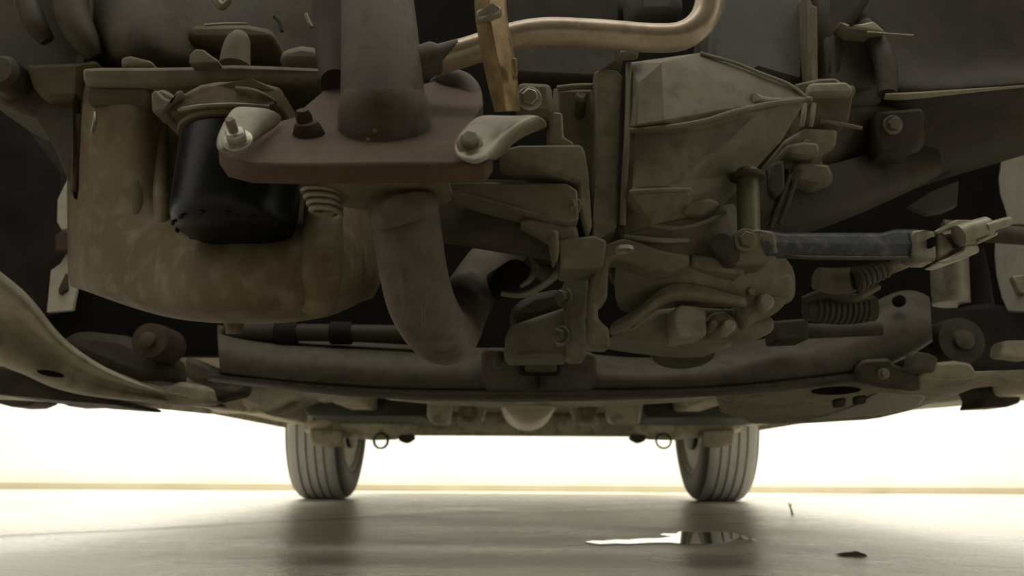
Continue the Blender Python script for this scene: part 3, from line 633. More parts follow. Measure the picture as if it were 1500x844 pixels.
V, Fs = lathe([(R(30, .58), .02), (R(30, .58), -.004), (R(22, .58), -.008), (R(6, .58), -.008)], P(6, 110, .585), (0, 1, 0), 28); mk('cover_boss', V, Fs, M['alu_dark'], t)
V, Fs = tube([(116, 168, .595, 7), (112, 220, .60, 6), (108, 280, .60, 5)], 5, 12); mk('cover_rib', V, Fs, M['pan_dark'], t)

# ================================================================ EXHAUST
t = thing('exhaust_manifold_pipe', 'thick dark grey exhaust pipe coming down into the rusty flange', 'exhaust pipe', P(563, 218, .42))
V, Fs = tube([(549, -60, .47, 58), (553, 0, .455, 59), (557, 60, .44, 62), (560, 120, .43, 65), (562, 175, .425, 68), (563, 195, .422, 68)], 6, 32); mk('pipe_wall', V, Fs, M['exh'], t)
cc = P(564, 192, .42)
V, Fs = lathe([(R(60, .42), .022), (R(67, .42), .018), (R(72, .42), .010), (R(73, .42), -.006), (R(66, .42), -.016)], cc, (0, -.42, 1), 40); mk('pipe_collar', V, Fs, M['exh'], t)
V, Fs = tube([(492, -60, .52, 34), (488, 0, .51, 32), (486, 60, .50, 28), (492, 120, .48, 24)], 6, 20); mk('heat_shield', V, Fs, M['rustbolt'], t)
for px, py in ((539, 205), (549, 192)):
    V, Fs = lathe([(.0008, -.0008), (.0013, 0), (.0009, .0008)], P(px, py, .3925), (0, 1, 0), 8); mk('metal_fleck', V, Fs, M['gold'], t)
V, Fs = lathe([(R(28, .44), -.03), (R(27, .44), .004), (R(20, .44), .008), (R(19, .44), .02)], P(628, 88, .44), (1, -.1, .28), 24); mk('pipe_branch', V, Fs, M['exh'], t)

t = thing('exhaust_flange', 'rusty brown plate flange with two ears clamped around the exhaust pipe', 'flange', P(540, 262, .38))
yl = lambda y: .36 + (245 - y)*.00105
out = [(320, 214), (336, 186), (352, 178), (398, 180), (428, 172), (452, 150), (474, 132), (500, 126), (620, 122), (660, 112), (684, 118), (706, 132), (708, 150), (690, 180), (716, 196), (722, 224), (712, 238), (560, 238), (440, 240), (366, 238), (332, 230)]
V, Fs = slab([(x, y, yl(y)) for x, y in out], 0, (0, .004, -.0095)); mk('flange_plate', V, Fs, M['rust'], t, bevel=.0015, seg=2)
V, Fs = lathe([(R(25, .40), .006), (R(26, .40), .002), (R(21, .40), -.003), (R(17, .40), -.005)], P(451, 192, .405), (0.05, .7, -.7), 20); o = mk('flange_nut', V, Fs, M['rustbolt'], t)
V, Fs = lathe([(R(13, .40), .006), (R(14, .40), -.005), (R(10, .40), -.008)], P(447, 182, .405), (0.05, .7, -.7), 6); mk('stud', V, Fs, M['rustbolt'], o)
V, Fs = tube([(640, 205, .47, 10), (672, 182, .475, 13), (692, 152, .48, 16), (684, 126, .485, 17), (660, 116, .49, 16), (636, 124, .50, 10)], 6, 16); mk('flange_boss', V, Fs, M['exh'], t)
V, Fs = slab([(436, 262, .385), (520, 262, .375), (600, 262, .375), (664, 264, .39), (640, 278, .40), (600, 288, .40), (540, 286, .395), (470, 276, .39)], .03); mk('gasket_ring', V, Fs, M['pan'], t, bevel=.003)

# ears
t = thing('heat_shield_bracket', 'dull folded steel bracket bolted on the left ear of the rusty flange', 'bracket', P(345, 222, .37), 'brackets on the exhaust flange')
V, Fs = grid([[(338, 160, .385), (346, 152, .39), (372, 154, .40), (396, 156, .405), (420, 170, .43)],
              [(324, 180, .368), (338, 172, .372), (366, 174, .38), (390, 176, .39), (412, 184, .42)],
              [(314, 204, .355), (330, 200, .357), (356, 200, .362), (380, 196, .375), (386, 200, .40)],
              [(316, 218, .352), (332, 222, .350), (352, 220, .354), (366, 212, .364), (370, 212, .385)]])
mk('bracket_plate', V, Fs, M['tin'], t, sub=2, solid=.0022)
bolt(t, 346, 200, .352, 17, M['zinc'], (0, -.75, .35))
V, Fs = lathe([(R(8, .345), .0), (R(8, .345), .006), (R(6, .345), .0072)], P(342, 192, .347), Vector((0, -.75, .35)), 14); mk('stud', V, Fs, M['boltdull'], t)
t = thing('heat_shield_bracket', 'pale folded steel bracket with a dull bolt on the right ear of the rusty flange', 'bracket', P(700, 236, .37), 'brackets on the exhaust flange')
V, Fs = grid([[(700, 164, .400), (730, 166, .400), (762, 167, .395), (784, 165, .39), (798, 176, .39), (802, 188, .40)],
              [(680, 182, .385), (710, 180, .385), (742, 178, .383), (766, 180, .38), (786, 182, .40), (800, 190, .42)],
              [(662, 204, .370), (690, 204, .368), (718, 200, .368), (744, 200, .370), (752, 204, .40), (756, 206, .42)],
              [(664, 224, .362), (686, 230, .358), (706, 228, .358), (730, 222, .364), (734, 228, .385), (736, 230, .40)],
              [(674, 232, .360), (690, 238, .357), (704, 238, .357), (718, 234, .362), (722, 236, .38), (724, 238, .39)]])
mk('bracket_plate', V, Fs, M['tin_light'], t, sub=2, solid=.0026)
bolt(t, 688, 206, .362, 15, M['boltdull'], (0.05, -.8, .25))

t = thing('flange_spring', 'coiled tan spring bolt hanging under the left of the rusty flange', 'spring', P(478, 315, .40))
pts = []
for k in range(61):
    q = k/60*4.2*2*math.pi; s = k/60
    c = P(470 + 9*s, 276 + 38*s, .398); r0 = R(29, .398)*(1 - .28*s)
    pts.append((c.x + math.cos(q)*r0, c.y + math.sin(q)*r0, c.z, R(4.6, .405)))
V, Fs = tubeW(pts, 2, 10); mk('coil', V, Fs, M['tin'], t)
a, b = P(470, 266, .405), P(480, 312, .405)
V, Fs = tubeW([(a.x, a.y, a.z, R(13, .405)), (b.x, b.y, b.z, R(11, .405))], 2, 16, False); mk('spring_bolt', V, Fs, M['boltdull'], t)

t = thing('exhaust_downpipe', 'brown scaled exhaust downpipe bending backwards below the flange', 'exhaust pipe', P(645, 525, .47))
V, Fs = tube([(590, 262, .415, 52), (591, 300, .415, 53), (598, 350, .42, 52), (606, 400, .428, 51), (618, 445, .44, 50), (636, 478, .462, 47), (652, 492, .50, 44), (664, 482, .56, 42), (676, 455, .62, 40), (694, 422, .68, 38), (720, 385, .75, 36), (760, 340, .84, 34)], 7, 32); mk('pipe_wall', V, Fs, M['exhlow'], t)
V, Fs = tube([(590, 306, .404, 54), (592, 312, .404, 56), (594, 318, .405, 54)], 3, 32); mk('weld_bead', V, Fs, M['exhlow'], t)
for pts in ([(586, 400, .387, 2.2), (590, 440, .395, 3.6), (598, 470, .41, 2.2)], [(630, 420, .385, 2), (620, 450, .398, 3), (622, 480, .418, 2.4)]):
    V, Fs = tube(pts, 5, 8); mk('scale_ridge', V, Fs, M['exhlow'], t)

# strap, bolt and heated tube
t = thing('heat_strap', 'golden heat-tinted steel strap hanging down over the metal tube', 'strap', P(742, 165, .37))
V, Fs = grid([[(692, -40, .372), (716, -40, .362), (736, -40, .372), (738, -40, .378)], [(696, 30, .374), (717, 25, .362), (740, 30, .37), (744, 30, .378)], [(704, 80, .376), (727, 78, .363), (750, 82, .372), (754, 82, .38)], [(714, 124, .378), (736, 118, .366), (756, 122, .374), (759, 122, .382)], [(724, 164, .382), (741, 163, .37), (760, 162, .378), (762, 162, .385)]])
mk('strap_plate', V, Fs, M['gold'], t, bevel=.0008, solid=.0022, ang=20)
V, Fs = slab([(748, 84, .362), (757, 84, .362), (758, 110, .364), (751, 110, .364)], .006); mk('strap_tab', V, Fs, M['gold'], t, bevel=.0008)
V, Fs = slab([(697, 14, .360), (722, 6, .352), (735, 8, .356), (735, 18, .356), (716, 22, .352), (698, 30, .360)], .006); mk('strap_clip', V, Fs, M['tin_light'], t, bevel=.0015)
t = thing('metal_tube', 'bent heat-tinted steel tube running across the top and curling up at its right end', 'tube', P(860, 80, .42))
V, Fs = tube([(600, 96, .445, 22), (640, 88, .442, 23), (690, 74, .438, 23), (745, 56, .432, 23), (800, 47, .43, 23), (880, 50, .43, 23), (960, 56, .43, 23), (1000, 52, .43, 23), (1026, 34, .43, 23), (1038, 6, .43, 23), (1044, -50, .43, 23)], 8, 28); mk('tube_wall', V, Fs, M['tubemetal'], t)
t = thing('mount_bolt_plate', 'small cast plate with a shiny zinc bolt beside the strap', 'plate', P(785, 166, .47))
V, Fs = slab([(758, 118, .475), (808, 120, .475), (812, 168, .475), (756, 168, .475)], .03); mk('plate_casting', V, Fs, M['alu'], t, bevel=.004)
bolt(t, 776, 143, .462, 14, M['zinc'], (0.05, -1, -.15))

# ================================================================ BELL HOUSING (centre)
t = thing('bell_housing', 'grey-tan cast engine bell housing with webs and a tall ribbed post', 'bell housing', P(790, 390, .52))
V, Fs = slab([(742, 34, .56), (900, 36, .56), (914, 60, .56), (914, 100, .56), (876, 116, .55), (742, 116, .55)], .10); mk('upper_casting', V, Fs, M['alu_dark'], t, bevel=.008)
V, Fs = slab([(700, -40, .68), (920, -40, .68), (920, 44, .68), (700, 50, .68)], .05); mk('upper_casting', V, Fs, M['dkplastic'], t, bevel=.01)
V, Fs = slab([(918, -40, .64), (996, -40, .64), (1004, 0, .64), (996, 26, .64), (926, 28, .64)], .05); mk('upper_boss', V, Fs, M['alu_grey'], t, bevel=.012, seg=3)
V, Fs = slab([(908, 72, .485), (934, 70, .485), (938, 78, .485), (910, 80, .485)], .01); mk('casting_chip', V, Fs, M['alu_light'], t, bevel=.002)
V, Fs = slab([(812, 127, .515), (878, 126, .515), (882, 200, .52), (880, 345, .525), (850, 360, .53), (838, 280, .53), (812, 215, .525)], .08); mk('recess_wall', V, Fs, M['alu'], t, bevel=.004)
V, Fs = slab([(870, 104, .487), (884, 100, .485), (906, 102, .488), (914, 112, .492), (908, 230, .495), (904, 334, .497), (878, 350, .495), (866, 352, .50), (870, 300, .492), (876, 200, .489)], .07); mk('tall_post', V, Fs, M['alu'], t, bevel=.008, seg=4)
V, Fs = tube([(816, 130, .502, 5), (845, 127, .50, 5), (876, 127, .50, 5)], 4, 12); mk('recess_rim', V, Fs, M['alu'], t)
V, Fs = tube([(815, 132, .502, 5), (814, 165, .50, 6), (816, 210, .50, 6)], 4, 12); mk('recess_rim', V, Fs, M['alu'], t)
V, Fs = slab([(804, 166, .482), (814, 163, .482), (824, 165, .482), (826, 200, .486), (840, 208, .487), (840, 214, .487), (800, 212, .487), (804, 190, .485)], .03); mk('housing_tab', V, Fs, M['alu_light'], t, bevel=.004)
V, Fs = slab([(731, 217, .455), (760, 212, .46), (848, 210, .47), (856, 214, .472), (862, 250, .482), (868, 330, .49), (860, 352, .492), (846, 300, .484), (846, 268, .478), (790, 248, .468), (731, 230, .457)], .03); mk('gusset_web', V, Fs, M['alu'], t, bevel=.003)
V, Fs = slab([(640, 268, .485), (700, 266, .48), (830, 268, .475), (846, 278, .474), (848, 322, .477), (830, 326, .476), (720, 296, .48), (640, 274, .485)], .03); mk('gusset_web', V, Fs, M['alu'], t, bevel=.003)
V, Fs = slab([(759, 322, .486), (780, 318, .486), (846, 328, .487), (850, 356, .49), (836, 360, .49), (815, 355, .488)], .03); mk('gusset_web', V, Fs, M['alu'], t, bevel=.003)
rows = [[(560, 262, .56), (640, 262, .52), (740, 262, .51), (850, 270, .51), (872, 270, .53)], [(560, 320, .56), (640, 320, .515), (740, 325, .505), (845, 345, .50), (872, 345, .53)], [(570, 348, .56), (640, 352, .515), (736, 358, .505), (830, 368, .50), (872, 372, .53)], [(600, 352, .57), (650, 358, .525), (736, 376, .515), (815, 388, .51), (872, 394, .53)], [(600, 345, .66), (650, 350, .64), (740, 366, .62), (815, 380, .62), (872, 384, .62)]]
V, Fs = grid(rows); mk('housing_skirt', V, Fs, M['alu_dark'], t, sub=2)
V, Fs = slab([(806, 352, .483), (870, 344, .483), (890, 352, .484), (884, 392, .49), (822, 395, .49), (819, 360, .485)], .035); mk('housing_foot', V, Fs, M['alu'], t, bevel=.004)
bolt(t, 836, 301, .478, 11, M['boltdull'], (-.55, -1, -.05))
V, Fs = lathe([(R(10, .5), .02), (R(10, .5), -.004), (R(6, .5), -.006)], P(851, 147, .505), (0, 1, -.2), 18); mk('bolt_hole', V, Fs, M['boltdull'], t)
V, Fs = slab([(806, 336, .47), (818, 336, .47), (820, 372, .474), (812, 378, .474)], .03); mk('housing_lug', V, Fs, M['alu'], t, bevel=.003)
# sensor / black tube end below the housing
t = thing('sensor_clip', 'bright wire clip cradling a black round hose end below the bell housing', 'clip', P(770, 430, .6))
V, Fs = tube([(735, 430, .60, 4), (765, 432, .595, 5), (795, 418, .59, 6), (820, 396, .585, 8)], 6, 10); mk('clip_arm', V, Fs, M['tin_light'], t)
V, Fs = tube([(778, 378, .59, 4), (784, 392, .588, 6), (776, 410, .588, 5), (762, 420, .59, 3)], 6, 10); mk('clip_arm', V, Fs, M['tin'], t)
V, Fs = lathe([(R(20, .6), -.002), (R(24, .6), .004), (R(24, .6), .09), (R(6, .6), .09)], P(757, 402, .6), (-.25, 1, .1), 28); mk('hose_end', V, Fs, M['liner'], t)
V, Fs = slab([(782, 388, .60), (800, 384, .60), (818, 392, .60), (812, 408, .60), (790, 404, .60)], .02); mk('clip_base', V, Fs, M['alu'], t, bevel=.003)

# ================================================================ ENGINE MOUNT below
t = thing('rear_engine_mount', 'cast engine mount block bolted above the crossmember socket', 'engine mount', P(790, 536, .72))
V, Fs = slab([(740, 494, .66), (748, 476, .66), (790, 462, .66), (832, 448, .66), (834, 524, .66), (742, 525, .66), (739, 515, .66)], .05); mk('mount_casting', V, Fs, M['alu'], t, bevel=.004, seg=3)
V, Fs = slab([(744, 470, .69), (750, 446, .69), (780, 428, .69), (826, 420, .69), (836, 450, .69), (790, 470, .69)], .08); mk('mount_shoulder', V, Fs, M['alu_dark'], t, bevel=.008)
V, Fs = slab([(826, 410, .635), (834, 400, .635), (862, 400, .635), (864, 440, .64), (858, 470, .642), (861, 500, .645), (859, 526, .645), (832, 526, .645)], .035); mk('mount_ear', V, Fs, M['alu'], t, bevel=.006)
for px, py in ((823, 435), (819, 492)): bolt(t, px, py, .638, 11, M['boltdull'], (-.8, -.8, 0))
V, Fs = slab([(724, 514, .70), (738, 512, .70), (738, 536, .70), (722, 536, .70)], .03); mk('mount_step', V, Fs, M['frame'], t, bevel=.004)
V, Fs = tube([(758, 523, .655, 3), (790, 520, .654, 3.5), (824, 522, .655, 3)], 4, 8); mk('casting_bead', V, Fs, M['alu'], t)

# ================================================================ GEARBOX
t = thing('gearbox', 'big angular tan cast gearbox casing tapering to the right', 'gearbox', P(1040, 330, .52))
# facetted upper casing
pt = {
 'a': (917, 92, .50), 'b': (1026, 77, .51), 'c': (1113, 107, .525), 'd': (1156, 123, .535), 'e': (1178, 140, .54),
 'f': (935, 122, .482), 'g': (969, 92, .487), 'h': (994, 98, .492), 'i': (1097, 137, .508), 'j': (1110, 145, .512),
 'k': (914, 188, .486), 'l': (932, 184, .479), 'm': (973, 178, .474), 'n': (1060, 160, .492), 'o': (1170, 147, .53),
 'k2': (914, 196, .490), 'l2': (932, 194, .489), 'n2': (1014, 190, .489), 'p2': (1110, 167, .508), 'q2': (1156, 154, .53),
 'r': (912, 300, .50), 's': (927, 274, .485), 't': (975, 272, .484), 'u': (1066, 210, .494), 'v': (1146, 206, .535), 'w': (1175, 158, .55),
 'x': (982, 268, .486), 'y': (1110, 245, .535), 'z': (1056, 262, .51), 'aa': (1030, 284, .503), 'bb': (923, 284, .479), 'cc': (1008, 281, .487),
 'dd': (912, 345, .505), 'ee': (960, 330, .50), 'ff': (1010, 318, .505), 'gg': (1062, 300, .52),
}
names = list(pt); ix = {n: i for i, n in enumerate(names)}
fl = ['a f g', 'a g b', 'a k l f', 'f l m g', 'g m h', 'g h b', 'b h i c', 'c i j d', 'd j e', 'h m n j i', 'e j o', 'j n o', 'k k2 l2 l', 'l l2 n2 m', 'm n2 n', 'n n2 p2', 'n p2 o', 'o p2 q2', 'e o w', 'o q2 w',
      'k2 r s l2', 'l2 s t n2', 'n2 t x u p2', 'p2 u v q2', 'q2 v w', 'u x z y v', 'x cc aa z', 't cc x', 's bb cc t', 'r bb s', 'r dd ee bb', 'bb ee ff cc', 'cc ff aa', 'aa ff gg z', 'z gg y']
V = [P(*pt[n]) for n in names]; Fs = [tuple(ix[k] for k in f.split()) for f in fl]
mk('gearbox_casing', V, Fs, M['alu'], t, bevel=.0025, solid=.012, ang=18)
# ribs standing proud on the casing
def ribpx(pts, m, name='casing_rib', n=5, seg=10):
    V, Fs = tube(pts, n, seg); return mk(name, V, Fs, m, t)
ribpx([(918, 191, .484, 3.5), (975, 187, .477, 4.5), (1030, 178, .483, 4.5), (1070, 166, .492, 5), (1120, 154, .51, 5), (1178, 146, .535, 4)], M['alu'])
ribpx([(1026, 78, .508, 2.6), (1075, 92, .516, 2.6), (1113, 107, .522, 2.8), (1156, 124, .532, 2.8), (1180, 142, .54, 3)], M['alu_light'])  # paler rib along the top edge, its highlight put into the colour
ribpx([(922, 282, .479, 4), (960, 279, .48, 4), (1010, 278, .486, 3.5)], M['alu'])
ribpx([(1104, 143, .508, 8), (1118, 147, .514, 6), (1142, 147, .522, 3.5)], M['alu_light'])
ribpx([(921, 94, .492, 5), (919, 190, .484, 5), (915, 260, .487, 5), (912, 330, .495, 5)], M['alu'])
V, Fs = slab([(1040, 150, .60), (1040, 60, .60), (1060, -50, .61), (1190, -50, .61), (1186, 122, .60), (1166, 128, .60), (1110, 112, .59)], .10); mk('rear_casing', V, Fs, M['alu_grey'], t, bevel=.008)
V, Fs = slab([(1184, -20, .585), (1190, 6, .585), (1198, 10, .585), (1199, 124, .585), (1187, 124, .585), (1184, 70, .585)], .05); mk('seam_flange', V, Fs, M['alu'], t, bevel=.003)
V, Fs = slab([(1198, -20, .60), (1250, -40, .60), (1290, -20, .60), (1244, 44, .60), (1236, 120, .60), (1198, 124, .60)], .06); mk('end_casing', V, Fs, M['alu_dark'], t, bevel=.01)
V, Fs = slab([(1163, 122, .565), (1200, 114, .563), (1224, 113, .563), (1238, 122, .563), (1252, 124, .563), (1256, 132, .563), (1250, 142, .563), (1244, 180, .57), (1178, 186, .57), (1176, 150, .565)], .06); mk('case_lug', V, Fs, M['alu'], t, bevel=.006)
V, Fs = slab([(1168, 138, .556), (1190, 140, .556), (1194, 146, .556), (1168, 148, .556)], .02); mk('seam_flange', V, Fs, M['alu_light'], t, bevel=.002)
for x in (1179, 1192):
    ribpx([(x, 152, .558, 4), (x-2, 170, .558, 4), (x-5, 186, .56, 3.5)], M['alu_light'])
V, Fs = slab([(1146, 206, .56), (1180, 186, .56), (1230, 188, .565), (1226, 215, .565), (1206, 222, .565), (1206, 240, .57), (1224, 250, .57), (1222, 268, .575), (1190, 280, .575), (1160, 278, .57), (1152, 244, .565)], .06); mk('case_lug', V, Fs, M['alu'], t, bevel=.008, seg=3)
bolt(t, 1182, 213, .562, 9, M['alu'], (0, -1, -.1), washer=False)
V, Fs = slab([(1196, 36, .60), (1238, 34, .598), (1270, 44, .60), (1292, 66, .605), (1302, 104, .61), (1304, 150, .61), (1240, 160, .60), (1196, 150, .60)], .08); mk('case_shoulder', V, Fs, M['alu_grey'], t, bevel=.014, seg=4)
V, Fs = slab([(1226, 150, .60), (1300, 146, .61), (1360, 160, .63), (1366, 210, .65), (1310, 250, .65), (1226, 280, .62), (1190, 300, .60), (1196, 220, .59)], .06); mk('case_shoulder', V, Fs, M['alu_dark'], t, bevel=.012, seg=4)
ribpx([(1200, 178, .565, 4), (1230, 182, .566, 4), (1262, 188, .57, 3)], M['alu'])
rows = [[(1110, 245, .55), (1160, 250, .57), (1230, 240, .60), (1300, 215, .64), (1360, 190, .68)], [(1062, 290, .53), (1150, 296, .56), (1220, 285, .58), (1300, 258, .62), (1380, 225, .67)], [(1050, 330, .53), (1150, 335, .565), (1220, 320, .59), (1290, 290, .62), (1380, 250, .67)], [(1050, 352, .60), (1150, 352, .62), (1220, 330, .64), (1290, 300, .66), (1380, 258, .70)]]
V, Fs = grid(rows); mk('final_drive_casing', V, Fs, M['dkplastic'], t, sub=2)
for a in ((1150, 270), (1136, 276)):
    ribpx([(a[0]+22, a[1]-20, .556, 3.5), (a[0]+6, a[1]+20, .556, 4), (a[0]-8, a[1]+58, .556, 4)], M['alu_dark'])
# lower casing with shallow sweeping ribs
rows = [[(905, 318, .512), (960, 320, .508), (1010, 312, .512), (1060, 300, .525), (1080, 296, .54)], [(908, 345, .508), (960, 335, .503), (1010, 330, .508), (1062, 322, .525), (1090, 320, .545)], [(915, 356, .512), (965, 352, .515), (1015, 356, .52), (1065, 350, .53), (1100, 345, .55)], [(905, 372, .512), (965, 385, .515), (1015, 400, .52), (1080, 390, .53), (1165, 382, .56)], [(900, 400, .525), (965, 405, .53), (1020, 430, .535), (1090, 430, .54), (1165, 420, .565)], [(900, 470, .56), (965, 450, .57), (1020, 450, .56), (1090, 450, .555), (1165, 450, .57)]]
V, Fs = grid(rows); mk('lower_casing', V, Fs, M['alu'], t, sub=2)
ribpx([(914, 346, .506, 4), (960, 352, .505, 5), (1008, 352, .51, 4)], M['alu_light'])
ribpx([(940, 328, .502, 4), (990, 334, .502, 4), (1030, 326, .508, 4), (1062, 312, .518, 4)], M['alu'])
V, Fs = slab([(895, 354, .49), (914, 348, .489), (936, 354, .491), (970, 366, .498), (1011, 372, .505), (1012, 388, .507), (985, 398, .508), (950, 394, .506), (905, 378, .497), (893, 382, .496), (890, 440, .51), (877, 446, .512), (876, 466, .516), (893, 480, .52), (895, 509, .525), (862, 508, .525), (864, 420, .51), (880, 362, .492)], .025); mk('bracket_plate', V, Fs, M['alu'], t, bevel=.004, seg=3)
V, Fs = lathe([(R(16, .485), 0), (R(14, .485), -.002), (R(9, .485), -.0015), (R(8, .485), .001)], P(914, 364, .487), (0, .12, 1), 24); mk('bracket_hole', V, Fs, M['zinc'], t)
V, Fs = slab([(893, 384, .53), (930, 390, .53), (976, 398, .53), (900, 412, .53)], .02); mk('casing_web', V, Fs, M['alu'], t, bevel=.004)
rows = [[(893, 470, .545), (930, 458, .54), (960, 428, .535), (985, 412, .53), (1030, 418, .53), (1080, 434, .535), (1094, 436, .54)], [(893, 490, .54), (930, 474, .532), (962, 446, .526), (985, 436, .523), (1030, 440, .523), (1075, 447, .53), (1094, 450, .54)], [(895, 492, .56), (934, 478, .56), (966, 450, .56), (988, 440, .56), (1030, 444, .56), (1075, 450, .56), (1094, 452, .56)]]
V, Fs = grid(rows); mk('curved_arm', V, Fs, M['alu'], t, sub=2)
V, Fs = slab([(893, 490, .575), (930, 478, .575), (962, 452, .575), (1000, 448, .575), (1100, 452, .575), (1140, 470, .58), (1100, 490, .58), (1060, 505, .585), (1010, 506, .585), (940, 498, .58)], .07); mk('sump_casting', V, Fs, M['alu'], t, bevel=.008, seg=3)
V, Fs = slab([(989, 448, .548), (1000, 446, .546), (1028, 448, .546), (1036, 458, .546), (1036, 492, .55), (994, 494, .55), (988, 470, .548)], .05); mk('square_boss', V, Fs, M['alu_light'], t, bevel=.006, seg=3)
for q in ([(1040, 458), (1064, 454), (1084, 470), (1082, 488), (1048, 490)], [(1082, 440), (1128, 420), (1160, 428), (1150, 452), (1112, 470), (1088, 488)], [(1060, 484), (1086, 468), (1136, 460), (1138, 486), (1100, 492)], [(1100, 400), (1160, 396), (1168, 420), (1160, 440), (1110, 436)], [(1082, 420), (1108, 420), (1112, 436), (1090, 440)]):
    V, Fs = slabY(q, .555 + random.random()*.012, .05); mk('casting_lump', V, Fs, M['alu'], t, bevel=.007, seg=3)
for x, y, r in ((1066, 478, 10), (1044, 476, 6), (1120, 444, 12), (1062, 424, 5), (1098, 430, 7)):
    V, Fs = lathe([(R(r, .55), .02), (R(r, .55), -.004), (R(r*.7, .55), -.008), (R(r*.2, .55), -.008)], P(x, y, .55), (0.1, 1, 0), 16); mk('casting_boss', V, Fs, M['alu_light'] if r > 8 else M['alu'], t)
V, Fs = lathe([(R(10, .75), -.004), (R(46, .75), 0), (R(54, .75), .012), (R(50, .75), .03)], P(1000, 520, .75), Vector((0.05, .35, 1)), 36); mk('drive_cover', V, Fs, M['frame'], t)

for q, Y, m in (([(1186, 120), (1240, 118), (1252, 128), (1250, 138), (1186, 138)], .555, 'alu_light'), ([(1150, 212), (1176, 206), (1200, 208), (1204, 226), (1180, 232), (1154, 228)], .553, 'alu'), ([(1168, 236), (1216, 240), (1222, 262), (1196, 272), (1166, 266)], .556, 'alu'), ([(1128, 238), (1150, 232), (1152, 276), (1136, 292), (1122, 280)], .552, 'alu_dark'), ([(1000, 296), (1040, 288), (1058, 296), (1030, 312), (1002, 312)], .496, 'alu'), ([(1012, 372), (1060, 378), (1092, 392), (1092, 402), (1040, 396), (1012, 388)], .515, 'alu')):
    V, Fs = slabY(q, Y, .03); mk('casting_lump', V, Fs, M[m], t, bevel=.003, seg=2)
# shift post and lever
t = thing('shift_lever', 'flat dark lever arm with scuffed paint, clamped to an olive post by a hex bolt', 'lever', P(1100, 388, .5))
V, Fs = tube([(1095, 250, .515, 16), (1096, 290, .512, 17), (1097, 340, .508, 17), (1098, 350, .508, 16)], 4, 24); mk('shift_post', V, Fs, M['olive'], t)
V, Fs = lathe([(R(15, .512), -.002), (R(26, .512), -.0015), (R(27, .512), .0), (R(26, .512), .0015)], P(1095, 259, .512), (0, 0, 1), 28); mk('post_cap', V, Fs, M['alu_dark'], t)
V, Fs = slab([(1064, 352, .505), (1078, 338, .50), (1112, 334, .498), (1138, 338, .498), (1144, 372, .502), (1128, 386, .505), (1078, 388, .505), (1060, 376, .508)], .03); mk('clamp_block', V, Fs, M['boltdull'], t, bevel=.004, seg=3)
V, Fs = lathe([(R(16, .5), -.012), (R(18, .5), -.009), (R(18, .5), .01)], P(1064, 368, .505), (.6, 1, -.3), 20); mk('clamp_boss', V, Fs, M['dkplastic'], t)
bolt(t, 1094, 351, .493, 13, M['olive'], (0, -1, -.1))
rows = [[(1116, 336, .52), (1150, 341, .52), (1220, 341, .527), (1292, 341, .535), (1310, 336, .54), (1344, 336, .545)], [(1116, 338, .502), (1150, 343, .505), (1220, 343, .514), (1292, 343, .522), (1310, 338, .527), (1344, 338, .532)], [(1116, 356, .499), (1150, 358, .502), (1220, 359, .511), (1292, 359, .519), (1310, 357, .524), (1344, 357, .529)], [(1124, 376, .502), (1150, 376, .505), (1220, 378, .514), (1292, 378, .522), (1310, 378, .527), (1344, 378, .532)], [(1124, 378, .52), (1150, 379, .52), (1220, 380, .527), (1292, 380, .535), (1310, 380, .54), (1344, 380, .545)]]
V, Fs = grid(rows); mk('lever_arm', V, Fs, M['lever'], t, bevel=.0015, ang=25)
V, Fs = tube([(1148, 374, .506, 3), (1176, 377, .507, 3.4), (1240, 378, .514, 3.2), (1330, 378, .528, 3)], 4, 10); mk('lever_edge', V, Fs, M['frame'], t)

t = thing('lever_clevis', 'cream plated clevis and pin joint on the right end of the dark lever', 'clevis', P(1400, 388, .55))
V, Fs = slab([(1336, 336, .526), (1356, 335, .526), (1372, 337, .528), (1374, 383, .53), (1352, 383, .528), (1338, 378, .526)], .02); mk('clevis_block', V, Fs, M['tin'], t, bevel=.003)
V, Fs = slab([(1372, 338, .53), (1384, 340, .532), (1394, 352, .534), (1400, 364, .536), (1388, 376, .534), (1374, 383, .53)], .018); mk('clevis_web', V, Fs, M['boltdull'], t, bevel=.003)
V, Fs = slab([(1369, 338, .527), (1388, 328, .53), (1402, 321, .535), (1424, 321, .54), (1426, 332, .54), (1412, 330, .537), (1394, 336, .532), (1376, 342, .527)], .022); mk('clevis_prong', V, Fs, M['cream'], t, bevel=.002)
V, Fs = slab([(1374, 384, .527), (1392, 376, .53), (1410, 366, .534), (1414, 356, .535), (1434, 358, .538), (1436, 369, .538), (1410, 378, .534), (1386, 386, .529)], .022); mk('clevis_prong', V, Fs, M['cream'], t, bevel=.002)
V, Fs = tube([(1404, 346, .53, 17), (1416, 342, .53, 18), (1446, 333, .53, 17), (1450, 332, .53, 13)], 3, 24, False); mk('pin_barrel', V, Fs, M['cream'], t)
V, Fs = tube([(1444, 334, .525, 8), (1474, 325, .525, 7.5), (1480, 323, .525, 6)], 3, 16, False); mk('pin_rod', V, Fs, M['cream'], t)
V, Fs = slab([(1432, 352, .524), (1440, 354, .524), (1462, 344, .528), (1464, 338, .528), (1448, 346, .524)], .01); mk('pin_lock', V, Fs, M['cream'], t, bevel=.001)
V, Fs = slab([(1365, 347, .522), (1371, 347, .522), (1371, 360, .522), (1365, 360, .522)], .008); mk('clevis_slot', V, Fs, M['void'], t)

